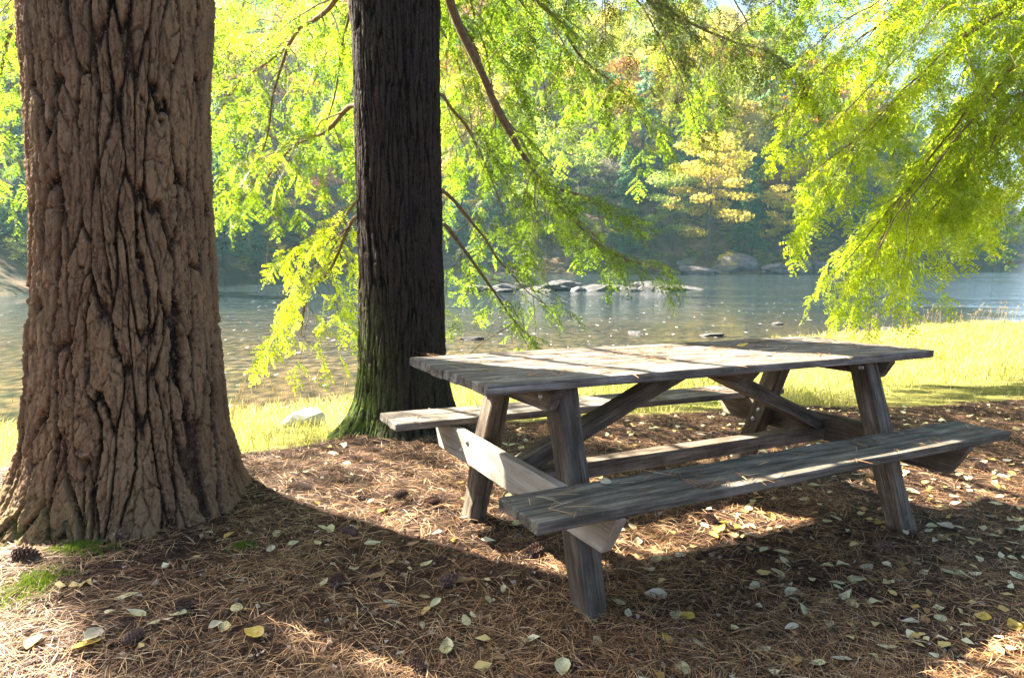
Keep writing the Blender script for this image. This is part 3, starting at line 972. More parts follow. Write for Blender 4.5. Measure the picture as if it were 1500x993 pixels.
def mat_needle():
    m, nt, out = newmat('dry_needles')
    n = N(nt)
    r = n('NewGeometry').outputs['Random Per Island']
    c = n.ramp(r, [(0, (.035, .018, .011)), (.4, (.12, .06, .03)), (.68, (.36, .18, .07)), (.9, (.57, .34, .155)), (1, (.6, .46, .28))])
    b = n.bsdf(c, .6, .3)
    n.lk(b.outputs[0], out.inputs[0])
    return m


M['needle'] = mat_needle()
p = ground_pts(60000, .6)
keep = RNG.random(len(p)) < .40 + .60 * sstep(-.5, .5, fbm(p[:, 0] * 2.1, p[:, 1] * 2.1, o=3))
p = p[keep]
tag(link('pine_needles', needle_mesh('pine_needles', p, G(p[:, 0], p[:, 1]) + .004, .085, .00125, .55, .005), M['needle']),
    'brown fallen pine needles carpeting the ground around the table', 'needles', kind='stuff')

# crumbs of bark and duff
def flakes(n):
    p = ground_pts(n, .6)
    s = RNG.uniform(.002, .009, n) * RNG.uniform(.6, 1.6, n)
    a = RNG.uniform(0, 6.28, n)
    q = np.array([[-1, -.5], [1, -.4], [.8, .5], [-.7, .6]])[None] * RNG.uniform(.6, 1.3, (n, 4, 2)) * s[:, None, None]
    X = p[:, None, 0] + q[..., 0] * np.cos(a)[:, None] - q[..., 1] * np.sin(a)[:, None]
    Y = p[:, None, 1] + q[..., 0] * np.sin(a)[:, None] + q[..., 1] * np.cos(a)[:, None]
    Z = (G(p[:, 0], p[:, 1]) + .005)[:, None] + RNG.uniform(-.3, 1.0, (n, 4)) * s[:, None]
    V = np.stack([X, Y, Z], -1).reshape(-1, 3)
    return mesh_np('forest_duff', V, np.arange(n * 4).reshape(-1, 4))


def mat_island(name, stops, rough=.85):
    m, nt, out = newmat(name)
    n = N(nt)
    c = n.ramp(n('NewGeometry').outputs['Random Per Island'], stops)
    b = n.bsdf(c, rough, .2)
    n.lk(b.outputs[0], out.inputs[0])
    return m


tag(link('forest_duff', flakes(26000), mat_island('duff_crumbs', [(0, (.03, .017, .011)), (.5, (.13, .075, .045)), (.85, (.26, .17, .11)), (1, (.42, .36, .28))])),
    'crumbs of bark and broken needles over the forest floor', 'litter', kind='stuff')


# needles on the table top and benches (in table space, parented to nothing: they only lie there)
def on_table(n, x0, x1, y0, y1, z, hk):
    X = RNG.uniform(x0, x1, n); Y = RNG.uniform(y0, y1, n)
    k = RNG.random(n) < .25 + .9 * sstep(.0, .6, fbm(X * 4 + hk, Y * 6, o=2))
    return np.stack([X[k], Y[k]], 1), z


TM = np.array(table.matrix_world)
vs, fs, off = [], [], 0
for (n_, x0, x1, y0, y1, z) in ((760, .06, 2.3, -.33, .33, TH_ + .001), (110, .05, 2.25, -.69, -.49, .4505), (110, .05, 2.25, .49, .69, .4505)):
    q, zz = on_table(n_, x0, x1, y0, y1, z, y0)
    dz = np.where(q[:, 1] > .4, .006 - .0105 * q[:, 0], np.where(np.abs(q[:, 1]) < .4, -.008 * (q[:, 1] + .36) / .72, 0))
    mm = needle_mesh('tmp', q, np.full(len(q), zz) + dz, .085, .0018, .45, .0015)
    v = np.empty(len(mm.vertices) * 3, np.float32); mm.vertices.foreach_get('co', v); v = v.reshape(-1, 3)
    v[:, 2] = np.maximum(v[:, 2], zz - .009)
    f = np.arange(len(mm.loops), dtype=np.int32); mm.loops.foreach_get('vertex_index', f)
    vs.append(v); fs.append(f.reshape(-1, 4) + off); off += len(v)
    bpy.data.meshes.remove(mm)
V = np.concatenate(vs)
V = (TM[:3, :3] @ V.T).T + TM[:3, 3]
tag(link('scattered_needles', mesh_np('scattered_needles', V, np.concatenate(fs), True), M['needle']), 'dry pine needles scattered over the table top and benches', 'needles', kind='stuff')


# leaves
def leaf_mesh(seed, curl):
    r = random.Random(seed)
    bm = bmesh.new()
    nx, ny = 9, 5
    asp = r.uniform(.48, .66)
    grid = []
    for i in range(nx):
        t = i / (nx - 1)
        w = asp * .5 * (math.sin(math.pi * min(1, t ** .75)) ** .8) * (1.04 - .18 * t)
        row = []
        for j in range(ny):
            s = (j / (ny - 1) - .5) * 2
            x = t - .5
            y = s * w * (1 + (.06 * math.sin(i * 2.7 + seed) if abs(s) == 1 else 0))
            z = curl * .35 * (s * w * 2) ** 2 + curl * .3 * (t - .45) ** 2 - .02 * (1 - abs(s)) + .015 * math.sin(7 * t + 3 * s + seed)
            row.append(bm.verts.new((x, y, z)))
        grid.append(row)
    for i in range(nx - 1):
        for j in range(ny - 1):
            bm.faces.new((grid[i][j], grid[i + 1][j], grid[i + 1][j + 1], grid[i][j + 1]))
    # stalk
    a = [bm.verts.new((-.5 - .22 * k / 2, .008 * s * (1 if k < 2 else .6) + .02 * k * math.sin(seed), .012 * k)) for k in range(3) for s in (-1, 1)]
    bm.faces.new((a[0], a[1], a[3], a[2])); bm.faces.new((a[2], a[3], a[5], a[4]))
    bmesh.ops.remove_doubles(bm, verts=bm.verts, dist=.0008)
    me = bpy.data.meshes.new('fallen_leaf')
    bm.to_mesh(me); bm.free()
    for p_ in me.polygons: p_.use_smooth = True
    return me


def mat_fallen(name, a, b, vein):
    m, nt, out = newmat(name)
    n = N(nt)
    v = tc(n)
    c = n.ramp(n.noise(v, 3.5, 4, .6), [(.35, a), (.65, b)])
    sp = n.ramp(n.noise(v, 16.0, 3), [(.64, (0, 0, 0)), (.72, (.8, .8, .8))])
    c = n.mix(sp, c, tuple(x * .35 for x in a))
    s = n('SeparateXYZ'); n.lk(v, s.inputs[0])
    ve = n.ramp(n.math('ABSOLUTE', s.outputs[1]), [(.006, (1, 1, 1)), (.016, (0, 0, 0))])
    c = n.mix(n.math('MULTIPLY', ve, .5), c, vein)
    bs = n.bsdf(c, .55, .35)
    tr = n('BsdfTranslucent'); n.lk(c, tr.inputs[0])
    mx = n('MixShader'); mx.inputs[0].default_value = .25
    n.lk(bs.outputs[0], mx.inputs[1]); n.lk(tr.outputs[0], mx.inputs[2])
    n.lk(mx.outputs[0], out.inputs[0])
    return m


LEAFCOL = [('pale yellow-green', mat_fallen('leaf_pale', (.50, .48, .23), (.64, .60, .36), (.6, .58, .4))),
           ('cream', mat_fallen('leaf_cream', (.50, .43, .28), (.62, .56, .42), (.5, .42, .3))),
           ('golden yellow', mat_fallen('leaf_gold', (.55, .36, .05), (.68, .50, .11), (.6, .45, .15))),
           ('tan brown', mat_fallen('leaf_tan', (.26, .15, .07), (.40, .26, .13), (.3, .2, .1)))]
LEAFM = [leaf_mesh(i, c) for i, c in enumerate((.5, -.6, 1.0, .2, -1.1, .8))]


def zone(x, y):
    cyw, syw = math.cos(YAW), math.sin(YAW)
    X = (x - TX) * cyw + (y - TY) * syw
    Y = -(x - TX) * syw + (y - TY) * cyw
    if x < -.75 and y < 3.4: return 'at the foot of the big furrowed trunk', 0
    if X < -.02: return 'on the needles beside the left end of the table', 1
    if -.02 <= X <= 2.36 and -.7 <= Y <= .7: return 'under the picnic table', 2
    if X > 2.36: return 'beyond the right end of the table', 3
    if Y > .7: return 'between the table and the grassy bank', 4
    return 'on the dark ground in front of the near bench', 5


def put_leaf(x, y, size, ci, rot=None, zoff=.012, gname='fallen leaves on the forest floor', label=None, z=None):
    o = link('fallen_leaf', random.choice(LEAFM))
    if len(o.data.materials) == 0: o.data.materials.append(None)
    o.material_slots[0].link = 'OBJECT'
    o.material_slots[0].material = LEAFCOL[ci][1]
    o.location = (x, y, (float(G(x, y)) if z is None else z) + zoff + .004 * random.random())
    o.rotation_euler = (random.gauss(0, .16), random.gauss(0, .16), random.uniform(0, 6.28) if rot is None else rot)
    o.scale = (size, size * random.uniform(.85, 1.15), size)
    zn, k = zone(x, y)
    tag(o, label or '%s fallen leaf lying %s' % (LEAFCOL[ci][0], zn), 'leaf', gname if label is None else None)
    return o


def gp(u, v):
    """plateau point under a photo pixel"""
    for D in np.arange(1.4, 9, .01):
        q = P(u, v, D)
        if q[2] <= float(G(q[0], q[1])): return q[0], q[1]
    return q[0], q[1]


PX_LEAVES = [(347, 892, 0, .062), (186, 876, 0, .07), (160, 900, 0, .05), (228, 918, 0, .035), (135, 938, 1, .07), (130, 950, 2, .08), (48, 950, 2, .06), (372, 936, 2, .06), (315, 922, 1, .045), (637, 890, 0, .05), (475, 858, 0, .045), (505, 860, 1, .04), (550, 845, 3, .07), (680, 858, 3, .07), (655, 955, 0, .075), (625, 830, 0, .05), (730, 968, 3, .05), (520, 795, 3, .05), (430, 800, 0, .04), (465, 800, 0, .045), (905, 885, 0, .06), (960, 877, 1, .07), (940, 868, 3, .05), (990, 908, 0, .055), (1018, 943, 0, .06), (1115, 955, 0, .05), (1000, 985, 0, .06), (824, 985, 0, .06), (950, 840, 1, .045), (920, 905, 1, .04), (1105, 862, 0, .06), (1055, 780, 2, .07), (1045, 790, 2, .06), (1130, 762, 2, .06), (1080, 775, 2, .06), (1060, 768, 2, .05), (1075, 790, 3, .07), (1090, 752, 2, .05), (1100, 740, 2, .05), (1115, 755, 2, .045), (1145, 812, 0, .06), (1118, 810, 0, .05), (1140, 845, 0, .065), (1270, 832, 1, .075), (1255, 855, 0, .075), (1170, 873, 0, .06), (1180, 900, 0, .06), (1225, 858, 0, .05), (1378, 910, 0, .06), (1440, 910, 2, .07), (1100, 790, 1, .05), (1400, 775, 0, .06), (1455, 790, 0, .05), (1450, 762, 1, .06), (1330, 735, 0, .05), (1375, 748, 0, .05), (1420, 722, 0, .05), (1480, 780, 1, .06), (1490, 850, 0, .06), (1470, 700, 1, .06), (945, 600, 0, .06), (1060, 608, 0, .06), (760, 640, 0, .05), (770, 648, 1, .05), (740, 655, 0, .05), (865, 710, 2, .05), (700, 690, 2, .05), (760, 770, 0, .055), (745, 730, 0, .06), (680, 735, 2, .045), (665, 795, 2, .04), (560, 752, 2, .05), (600, 758, 2, .05), (640, 785, 1, .04), (570, 830, 3, .05), (605, 800, 3, .05)]
used = []
for (u, v, c, s) in PX_LEAVES:
    x, y = gp(u, v)
    used.append((x, y))
    put_leaf(x, y, s * 1.15, c)
cnt = len(used)
tries = 0
while cnt < 288 and tries < 20000:
    tries += 1
    y = random.uniform(1.45, 6.6); x = random.uniform(-.85, .85) * (y + .4)
    if y > float(edge_y(x)) - .03: continue
    if math.hypot(x - T1[0], y - T1[1]) < .58 or math.hypot(x - T2[0], y - T2[1]) < .45: continue
    pr = .18 + .8 * float(sstep(.2, 2.2, np.array(x))) + (.2 if y > 4.3 else 0)
    if random.random() > pr: continue
    ci = random.choices([0, 1, 2, 3], [.5, .2, .13, .17])[0]
    put_leaf(x, y, random.uniform(.04, .072), ci)
    cnt += 1
# leaf litter too small and too many to count
def leaf_litter(n):
    q = ground_pts(n * 3, .15)
    pr = .12 + .9 * sstep(-.2, 2.0, q[:, 0])
    q = q[RNG.random(len(q)) < pr][:n]
    n = len(q)
    sz = RNG.uniform(.014, .03, n)
    a = RNG.uniform(0, 6.28, n)
    sh = np.array([[-1, 0], [-.45, .5], [.3, .55], [1, .05], [.35, -.5], [-.4, -.52]])
    P2 = sh[None] * sz[:, None, None] * RNG.uniform(.8, 1.2, (n, 6, 2))
    X = q[:, :1] + P2[..., 0] * np.cos(a)[:, None] - P2[..., 1] * np.sin(a)[:, None]
    Y = q[:, 1:] + P2[..., 0] * np.sin(a)[:, None] + P2[..., 1] * np.cos(a)[:, None]
    Z = (G(q[:, 0], q[:, 1]) + .013)[:, None] + RNG.normal(0, .25, (n, 6)) * sz[:, None]
    V = np.stack([X, Y, Z], -1).reshape(-1, 3)
    return mesh_np('leaf_litter', V, np.arange(n * 6).reshape(-1, 6))


tag(link('leaf_litter', leaf_litter(900), mat_island('small_leaves', [(0, (.22, .12, .05)), (.3, (.5, .32, .09)), (.6, (.58, .5, .24)), (1, (.66, .62, .42))], .6)),
    'small torn yellow and tan leaves sprinkled over the needles', 'leaf litter', kind='stuff')
# a few leaves lying on the table and bench
for (X, Y, Z, c, s, lb) in ((.35, -.50, .452, 1, .065, 'tan leaf with pine needles on the left end of the near bench'), (1.05, .1, .762, 2, .055, 'golden leaf lying in the middle of the table top'), (1.42, -.18, .762, 1, .05, 'small cream leaf near the front edge of the table top'), (.16, .2, .757, 3, .03, 'small rusty leaf at the left end of the table top'), (1.6, .12, .76, 2, .06, 'yellow leaf towards the right end of the table top')):
    w = table.matrix_world @ Vector((X, Y, Z))
    put_leaf(w.x, w.y, s, c, zoff=.004, label=lb, z=w.z)


# pine cones
def cone_mesh(seed, rows=11):
    r = random.Random(seed)
    bm = bmesh.new()
    bmesh.ops.create_uvsphere(bm, u_segments=10, v_segments=8, radius=.5)
    for v in bm.verts: v.co = Vector((v.co.x * .9, v.co.y * .26, v.co.z * .26))
    for i in range(rows):
        t = i / (rows - 1)
        x0 = -.46 + .9 * t
        rr = .10 + .15 * math.sin(math.pi * (.12 + .8 * t))
        k = 8
        for j in range(k):
            a = 2 * math.pi * (j + .5 * (i % 2)) / k + r.uniform(-.1, .1)
            d = Vector((0, math.cos(a), math.sin(a)))
            s = Vector((0, -math.sin(a), math.cos(a)))
            b = Vector((x0, 0, 0)) + d * rr * .5
            tip = Vector((x0 + .10, 0, 0)) + d * (rr + .07)
            w = .075 * (.7 + rr * 2)
            nn = Vector((.02, 0, 0))
            q = [b - s * w * .5, b + s * w * .5, tip + s * w * .7 - d * .02, tip + nn + d * .03, tip - s * w * .7 - d * .02]
            v1 = [bm.verts.new(c) for c in q]
            v2 = [bm.verts.new(c + Vector((.03, 0, 0))) for c in q]
            bm.faces.new(v1); bm.faces.new(v2[::-1])
            for e in range(5): bm.faces.new((v1[e], v2[e], v2[(e + 1) % 5], v1[(e + 1) % 5]))
    bmesh.ops.recalc_face_normals(bm, faces=bm.faces)
    me = bpy.data.meshes.new('pine_cone')
    bm.to_mesh(me); bm.free()
    me.materials.append(M['cone'])
    return me


M['cone'] = mat_plain('pine_cone_scales', [(.05, .028, .02), (.14, .08, .055), (.3, .2, .15)], 9, .8, .2)
CONES = [cone_mesh(1), cone_mesh(2)]
for (u, v, s, lb) in ((635, 740, .075, 'dark pine cone beside the far left leg of the table'), (787, 812, .085, 'reddish brown pine cone on lit needles left of the near table leg'), (495, 856, .07, 'pine cone among leaves between the big trunk and the table'), (268, 893, .07, 'small dark pine cone at the lower left on shaded needles'), (193, 943, .065, 'opened pine cone nearest the bottom left corner of the floor'), (655, 858, .075, 'pine cone with a tan leaf over it in front of the near bench'), (1438, 689, .085, 'dark pine cone on the ground beyond the near bench right end'), (180, 787, .10, 'long pale pine cone lying against the big trunk roots'), (35, 822, .095, 'long brown pine cone half in sun left of the moss'), (585, 730, .07, 'half hidden pine cone left of the table near bench'), (515, 785, .07, 'pine cone on the shadow line left of the table'), (1040, 765, .07, 'pine cone beside yellow leaves under the near bench'), (1290, 805, .075, 'pine cone at the foot of the near right table leg'), (610, 985, .06, 'pine cone at the bottom edge of the picture ground')):
    x, y = gp(u, v)
    o = link('pine_cone', random.choice(CONES))
    o.location = (x, y, float(G(x, y)) + s * .24)
    o.rotation_euler = (random.uniform(0, 6), random.uniform(-.15, .15), random.uniform(0, 6.28))
    o.scale = (s, s, s)
    tag(o, lb, 'pine cone', 'pine cones on the forest floor')

# twigs
for (u, v, L, lb) in ((560, 655, .14, 'short dead twig standing near the mossy trunk base'), (215, 975, .22, 'thin dark twig lying beside the pine cone at lower left'), (1215, 895, .13, 'thin dark twig in front of the near right leg'), (20, 970, .16, 'dark stick in the sunlit lower left corner'), (590, 770, .12, 'thin twig between the trunk shadow and the table')):
    x, y = gp(u, v)
    a = random.uniform(0, 3.14)
    k = 7
    t = np.linspace(0, 1, k)
    pts = np.stack([L * t * math.cos(a) + .008 * np.sin(t * 9), L * t * math.sin(a), .008 + .012 * t], 1)
    V, f = tube_np(pts, np.linspace(.0045, .002, k), 6)
    o = link('dead_twig', mesh_np('dead_twig', V, f, True), M['limb'])
    o.location = (x, y, float(G(x, y)))
    tag(o, lb, 'twig', 'dead twigs on the forest floor')

# moss patches at the foot of the big trunk
M['moss'] = mat_leaf('moss_tufts', [(.06, .11, .015), (.11, .18, .025)], [(.2, .3, .02), (.3, .4, .03)], .35, .8)
def moss(u, v, rx, ry, n, lb):
    x, y = gp(u, v)
    r = np.random.default_rng(int(u))
    q = r.normal(0, .5, (n, 2)) * np.array([rx, ry])
    keep = fbm(q[:, 0] * 40 + 3, q[:, 1] * 40, o=2) > -.35
    q = q[keep]; n = len(q)
    h = r.uniform(.006, .016, n)
    zb = G(x + q[:, 0], y + q[:, 1]) + .001 + .012 * np.exp(-(q[:, 0] / rx) ** 2 - (q[:, 1] / ry) ** 2)
    a = r.uniform(0, 6.28, n); w = .0022
    lean = r.normal(0, .006, (n, 2))
    c, s = np.cos(a) * w, np.sin(a) * w
    V = np.stack([np.stack([q[:, 0] - c, q[:, 1] - s, zb], 1), np.stack([q[:, 0] + c, q[:, 1] + s, zb], 1), np.stack([q[:, 0] + lean[:, 0], q[:, 1] + lean[:, 1], zb + h], 1)], 1).reshape(-1, 3)
    o = link('moss', mesh_np('moss', V, np.arange(n * 3).reshape(-1, 3)), M['moss'])
    o.location = (x, y, 0)
    tag(o, lb, 'moss', kind='stuff')
moss(45, 862, .1, .13, 2600, 'bright green moss patch in the sun at lower left')
moss(120, 805, .12, .07, 2400, 'dark moss patch between the roots of the big trunk')
moss(355, 805, .05, .04, 500, 'small moss tuft right of the big trunk roots')

# ------------------------------------------------------------------ grassy bank
def mat_grass():
    return mat_leaf('bank_grass', [(.17, .17, .04), (.32, .29, .09), (.46, .39, .18)], [(.38, .42, .06), (.60, .55, .13), (.72, .62, .28)], .45, .6, scale=1.6)


M['grass'] = mat_grass()
def blades(name, p, h, w, lean):
    n = len(p)
    z0 = G(p[:, 0], p[:, 1]) - .01
    a = RNG.uniform(0, 2 * np.pi, n)
    la = RNG.uniform(0, 2 * np.pi, n)
    t = np.array([0, .4, .75, 1.0])
    off = lean[:, None] * (t[None] ** 2)
    x = p[:, :1] + np.cos(la)[:, None] * off
    y = p[:, 1:2] + np.sin(la)[:, None] * off
    z = z0[:, None] + h[:, None] * (t[None] - .25 * (lean / np.maximum(h, .01))[:, None] * t[None] ** 2)
    ww = w[:, None] * np.array([1, .9, .6, .12])[None] / 2
    ca, sa = np.cos(a)[:, None], np.sin(a)[:, None]
    A = np.stack([x + ca * ww, y + sa * ww, z], -1); B = np.stack([x - ca * ww, y - sa * ww, z], -1)
    V = np.stack([A, B], 2).reshape(-1, 3)
    b = np.arange(n)[:, None] * 8
    f = np.stack([np.concatenate([b + 2 * i, b + 2 * i + 1, b + 2 * i + 3, b + 2 * i + 2], 1) for i in range(3)], 1).reshape(-1, 4)
    return mesh_np(name, V, f, True)


def bank_pts(n, x0, x1, t0, t1):
    x = RNG.uniform(x0, x1, n)
    t = RNG.uniform(t0, t1, n)
    return np.stack([x, edge_y(x) + t * (shore_y(x) - edge_y(x))], 1), t


p1, t1 = bank_pts(34000, -7, 3, .0, .97)
p2, t2 = bank_pts(52000, 2, 17, .0, .96)
p = np.concatenate([p1, p2]); t = np.concatenate([t1, t2])
far = np.hypot(p[:, 0], p[:, 1])
cl = fbm(p[:, 0] * 1.1, p[:, 1] * 1.1, o=3)
p[:, 1] += .10 * fbm(p[:, 0] * 4, p[:, 0] * 0 + 2, o=3) * (t < .1)
k = RNG.random(len(p)) < .30 + .75 * sstep(-.5, .4, cl)
p, t, far, cl = p[k], t[k], far[k], cl[k]
h = (.05 + .09 * sstep(0, .3, t) + .10 * cl.clip(-.5, 1) + .09 * np.clip(fbm(p[:, 0] * 3.5, p[:, 1] * 3.5, o=2), -.3, 1)) * RNG.uniform(.6, 1.4, len(p))
h = np.maximum(h, .04)
tag(link('bank_grass', blades('bank_grass', p, h, .005 * np.clip(far / 5, 1, 3.2), h * RNG.uniform(.2, 1.0, len(p))), M['grass']), 'bright sunlit grass covering the river bank', 'grass', kind='stuff')

# tall dry stems along the water's edge
M['straw'] = mat_leaf('dry_stems', [(.3, .22, .1), (.45, .36, .2)], [(.45, .33, .14), (.6, .48, .25)], .4, .7)
def stems(cx, cy, n, spread, hh, lb, seeded=False):
    r = np.random.default_rng(int(abs(cx * 100) + cy * 10))
    parts = []
    for i in range(n):
        bx, by = r.normal(0, spread), r.normal(0, spread * .6)
        H = hh * r.uniform(.6, 1.15)
        z0 = float(G(cx + bx, cy + by)) - float(G(cx, cy))
        tt = np.linspace(0, 1, 6)
        la = r.uniform(0, 6.28); le = H * r.uniform(.05, .35)
        q = np.stack([bx + math.cos(la) * le * tt ** 2, by + math.sin(la) * le * tt ** 2, z0 + H * tt], 1)
        wd = .0022 * (1 + .12 * cy)
        parts.append(tube_np(q, np.linspace(wd, wd * .4, 6), 4))
        if seeded:
            for m_ in range(5):
                tq = q[-1] + r.normal(0, .018, 3)
                parts.append(tube_np(np.stack([tq - [0, 0, .012], tq, tq + [0, 0, .012]]), [.003, .014, .004], 5))
        else:
            parts.append(tube_np(np.stack([q[-1], q[-1] + [.004, 0, .03], q[-1] + [.012, 0, .07]]), [wd * .6, wd * 1.6, wd * .3], 4))
    V, f = join(parts)
    o = link('grass_clump', mesh_np('grass_clump', V, f, True), M['straw'])
    o.location = (cx, cy, float(G(cx, cy)))
    tag(o, lb, 'weeds', 'dry weed clumps along the water edge')


for (x, ty, n, sp, hh, lb) in ((-3.35, .72, 26, .16, .5, 'clump of tall straw stems right of the big trunk by the water'), (-3.0, .8, 14, .2, .42, 'sparse dry stems between the big trunk and the pale boulder'), (-2.35, .8, 5, .12, .4, 'few dry stems beside the pale boulder'), (-1.62, .85, 8, .15, .42, 'thin dry grass stems left of the mossy trunk'), (-5.6, .7, 18, .2, .5, 'dry stems on the bank at the far left of the big trunk')):
    y = float(edge_y(x) + ty * (shore_y(x) - edge_y(x)))
    stems(x, y, n, sp, hh, lb)
for (x, ty, n, sp, hh, lb) in ((9.6, .93, 8, .2, .6, 'pale seed-headed weeds at the left end of the right bank'), (10.6, .9, 10, .35, .6, 'seed-headed weeds above the table end on the right bank'), (11.8, .88, 9, .3, .62, 'weeds with round seed heads by a pale driftwood piece'), (13.0, .87, 10, .35, .62, 'brown stemmed weeds with seed heads further right'), (14.2, .85, 14, .4, .7, 'dense seed-headed weeds at the right frame edge'), (15.4, .84, 12, .4, .75, 'tallest weeds at the extreme right of the bank')):
    y = float(edge_y(x) + ty * (shore_y(x) - edge_y(x)))
    stems(x, y, n, sp, hh, lb, True)


# low leafy sprouts on the edge of the needles
M['sprout'] = mat_leaf('sprout_leaves', [(.09, .15, .025), (.15, .2, .04)], [(.25, .36, .03), (.4, .46, .06)], .45)
def sprout(u, v, n, s, lb):
    x, y = gp(u, v)
    r = np.random.default_rng(int(u + v))
    V = []
    for i in range(n):
        a = r.uniform(0, 6.28); d = np.array([math.cos(a), math.sin(a), r.uniform(.1, .9)]); d /= np.linalg.norm(d)
        o = np.array([r.normal(0, s * .8), r.normal(0, s * .6), r.uniform(.2, 1.0) * s])
        b = np.cross(d, [0, 0, 1.]); b /= np.linalg.norm(b)
        L = s * r.uniform(.4, .8); w = L * .35
        V += [o, o + d * L * .5 - b * w, o + d * L, o + d * L * .5 + b * w]
    V = np.array(V)
    o = link('leafy_sprout', mesh_np('leafy_sprout', V, np.arange(len(V)).reshape(-1, 4)), M['sprout'])
    o.location = (x, y, float(G(x, y)))
    tag(o, lb, 'plant', 'low green sprouts along the grass edge')
for (u, v, n, s, lb) in ((1170, 584, 26, .06, 'low green sprouts between the far bench end and right leg'), (1215, 578, 20, .05, 'small green sprouts just left of the right near leg'), (1040, 598, 24, .06, 'low yellow-green sprouts under the far bench support'), (1015, 602, 18, .05, 'small sprouts on the bank edge seen below the table'), (1290, 577, 14, .045, 'small weeds on the bank edge right of the table leg')):
    sprout(u, v, n, s, lb)


# ------------------------------------------------------------------ rocks
def rock_mesh(seed, sub=5, ang=.5):
    bm = bmesh.new()
    bmesh.ops.create_icosphere(bm, subdivisions=sub, radius=1)
    co = np.array([v.co[:] for v in bm.verts])
    d = .22 * vnoise(co[:, 0] * 1.3 + seed * 7.1, co[:, 1] * 1.3, co[:, 2] * 1.3) + .1 * vnoise(co[:, 0] * 3 + seed, co[:, 1] * 3, co[:, 2] * 3) + .07 * vnoise(co[:, 0] * 6 + seed, co[:, 1] * 6, co[:, 2] * 6) + .035 * vnoise(co[:, 0] * 15 + seed, co[:, 1] * 15, co[:, 2] * 15)
    # planar facets
    r = np.random.default_rng(seed)
    c2 = co * (1 + d)[:, None]
    for k in range(7):
        n = r.normal(0, 1, 3); n /= np.linalg.norm(n)
        lim = r.uniform(.55, .9)
        ex = np.clip(c2 @ n - lim, 0, None)
        c2 = c2 - ex[:, None] * n * .85
    for v, c in zip(bm.verts, c2): v.co = c
    me = bpy.data.meshes.new('boulder')
    bm.to_mesh(me); bm.free()
    for p_ in me.polygons: p_.use_smooth = True
    return me


M['rock'] = mat_plain('river_rock', [(.03, .028, .026), (.065, .062, .057), (.14, .135, .13)], 3.5, .85, .25, .7, 6, .05)
M['rockb'] = mat_plain('bank_rock', [(.08, .07, .065), (.15, .125, .11), (.22, .19, .17)], 2.5, .85, .25, .7, 6, .05)
M['whiterock'] = mat_plain('pale_rock', [(.42, .40, .36), (.55, .53, .49)], 5, .9, .2, .5, 20, .01)
RK = [rock_mesh(i) for i in range(8)]
def boulder(x, y, z, sx, sy, sz, rz, mat, lb, grp, i):
    o = link('boulder', RK[i % 8])
    if len(o.data.materials) == 0: o.data.materials.append(None)
    o.material_slots[0].link = 'OBJECT'; o.material_slots[0].material = M[mat]
    o.location = (x, y, z); o.scale = (sx, sy, sz); o.rotation_euler = (random.uniform(-.15, .15), random.uniform(-.12, .12), rz)
    tag(o, lb, 'rock', grp)
    return o


def wx(u, D): return (u - 750) / F * D / CP
y = 6.35; x = wx(445, 6.35)
boulder(x, y, float(G(x, y)) + .06, .21, .15, .13, .4, 'whiterock', 'pale sunlit boulder in the grass between the two trunks', None, 2)
g1 = 'rocks of the shoal in mid river'
for i, (u, D, w, h, lb) in enumerate(((690, 42, .9, .34, 'grey rock at the left end of the shoal behind foliage'), (715, 41, 1.3, .30, 'low broad rock second from the left end of the shoal'), (748, 42, .8, .42, 'rounded grey rock beside the drooping branch tips'), (765, 43, .7, .5, 'upright grey rock behind the left part of the shoal'), (790, 41.5, 1.5, .34, 'long pale slab in the middle of the shoal'), (822, 43, 1.1, .55, 'blocky grey rock behind the long pale slab'), (845, 41, .6, .26, 'small rounded rock at the right end of the long slab'), (870, 41.5, 1.2, .3, 'low flat rock right of the long slab'), (905, 42.5, .8, .4, 'small rock under the drooping tips of the hemlock bough'), (922, 41, .9, .25, 'flat wet rock between the small rock and the dark rounded one'), (958, 42, .9, .62, 'dark rounded rock near the right end of the shoal'), (980, 41, .6, .42, 'pale grey rock beside the dark rounded one'), (972, 39.6, .5, .14, 'low wet stone in front of the right end of the shoal'), (938, 43, .9, .45, 'grey rock left of the dark rounded rock'), (735, 39.8, .6, .15, 'low stone in front of the left shoal rocks'), (800, 39.8, .5, .14, 'small wet stone in front of the long pale slab'), (1000, 43, 1.1, .25, 'last low rock at the right tail of the shoal'))):
    boulder(wx(u, D), D, ZW + h * .0, w * (.85 + .3 * (i % 3)), w * .8, h * 1.15, random.uniform(-.5, .5), 'rock', lb, g1, i)
g2 = 'boulders along the far bank'
for i, (u, D, w, d, h, rz, lb) in enumerate(((1020, 80, 2.6, 2, .8, .2, 'sloping grey slab on the far bank left of the largest boulder'), (1075, 83, 3.2, 2.6, 2.2, .1, 'largest dark boulder on the far bank below the yellow tree'), (1135, 81, 2.0, 1.6, 1.0, .3, 'rounded pale boulder at the far waterline'), (1165, 86, 1.9, 1.6, 1.4, .5, 'grey boulder just left of the bright bough tips'), (1190, 88, 2.2, 2, 1.2, .9, 'small boulder partly behind the bright bough'), (1303, 100, 2.9, 2, 1.5, .1, 'isolated tan boulder at the waterline right of the bright bough'), (1005, 84, 1.8, 1.8, 1.2, .7, 'mossy boulder above the sloping slab'), (1245, 96, 2, 1.6, 1.2, .4, 'low boulder behind the hanging bough tips'))):
    boulder(wx(u, D), D, ZW + h * .3, w, d, h, rz, 'rockb', lb, g2, i + 1)
g3 = 'stones breaking the river surface'
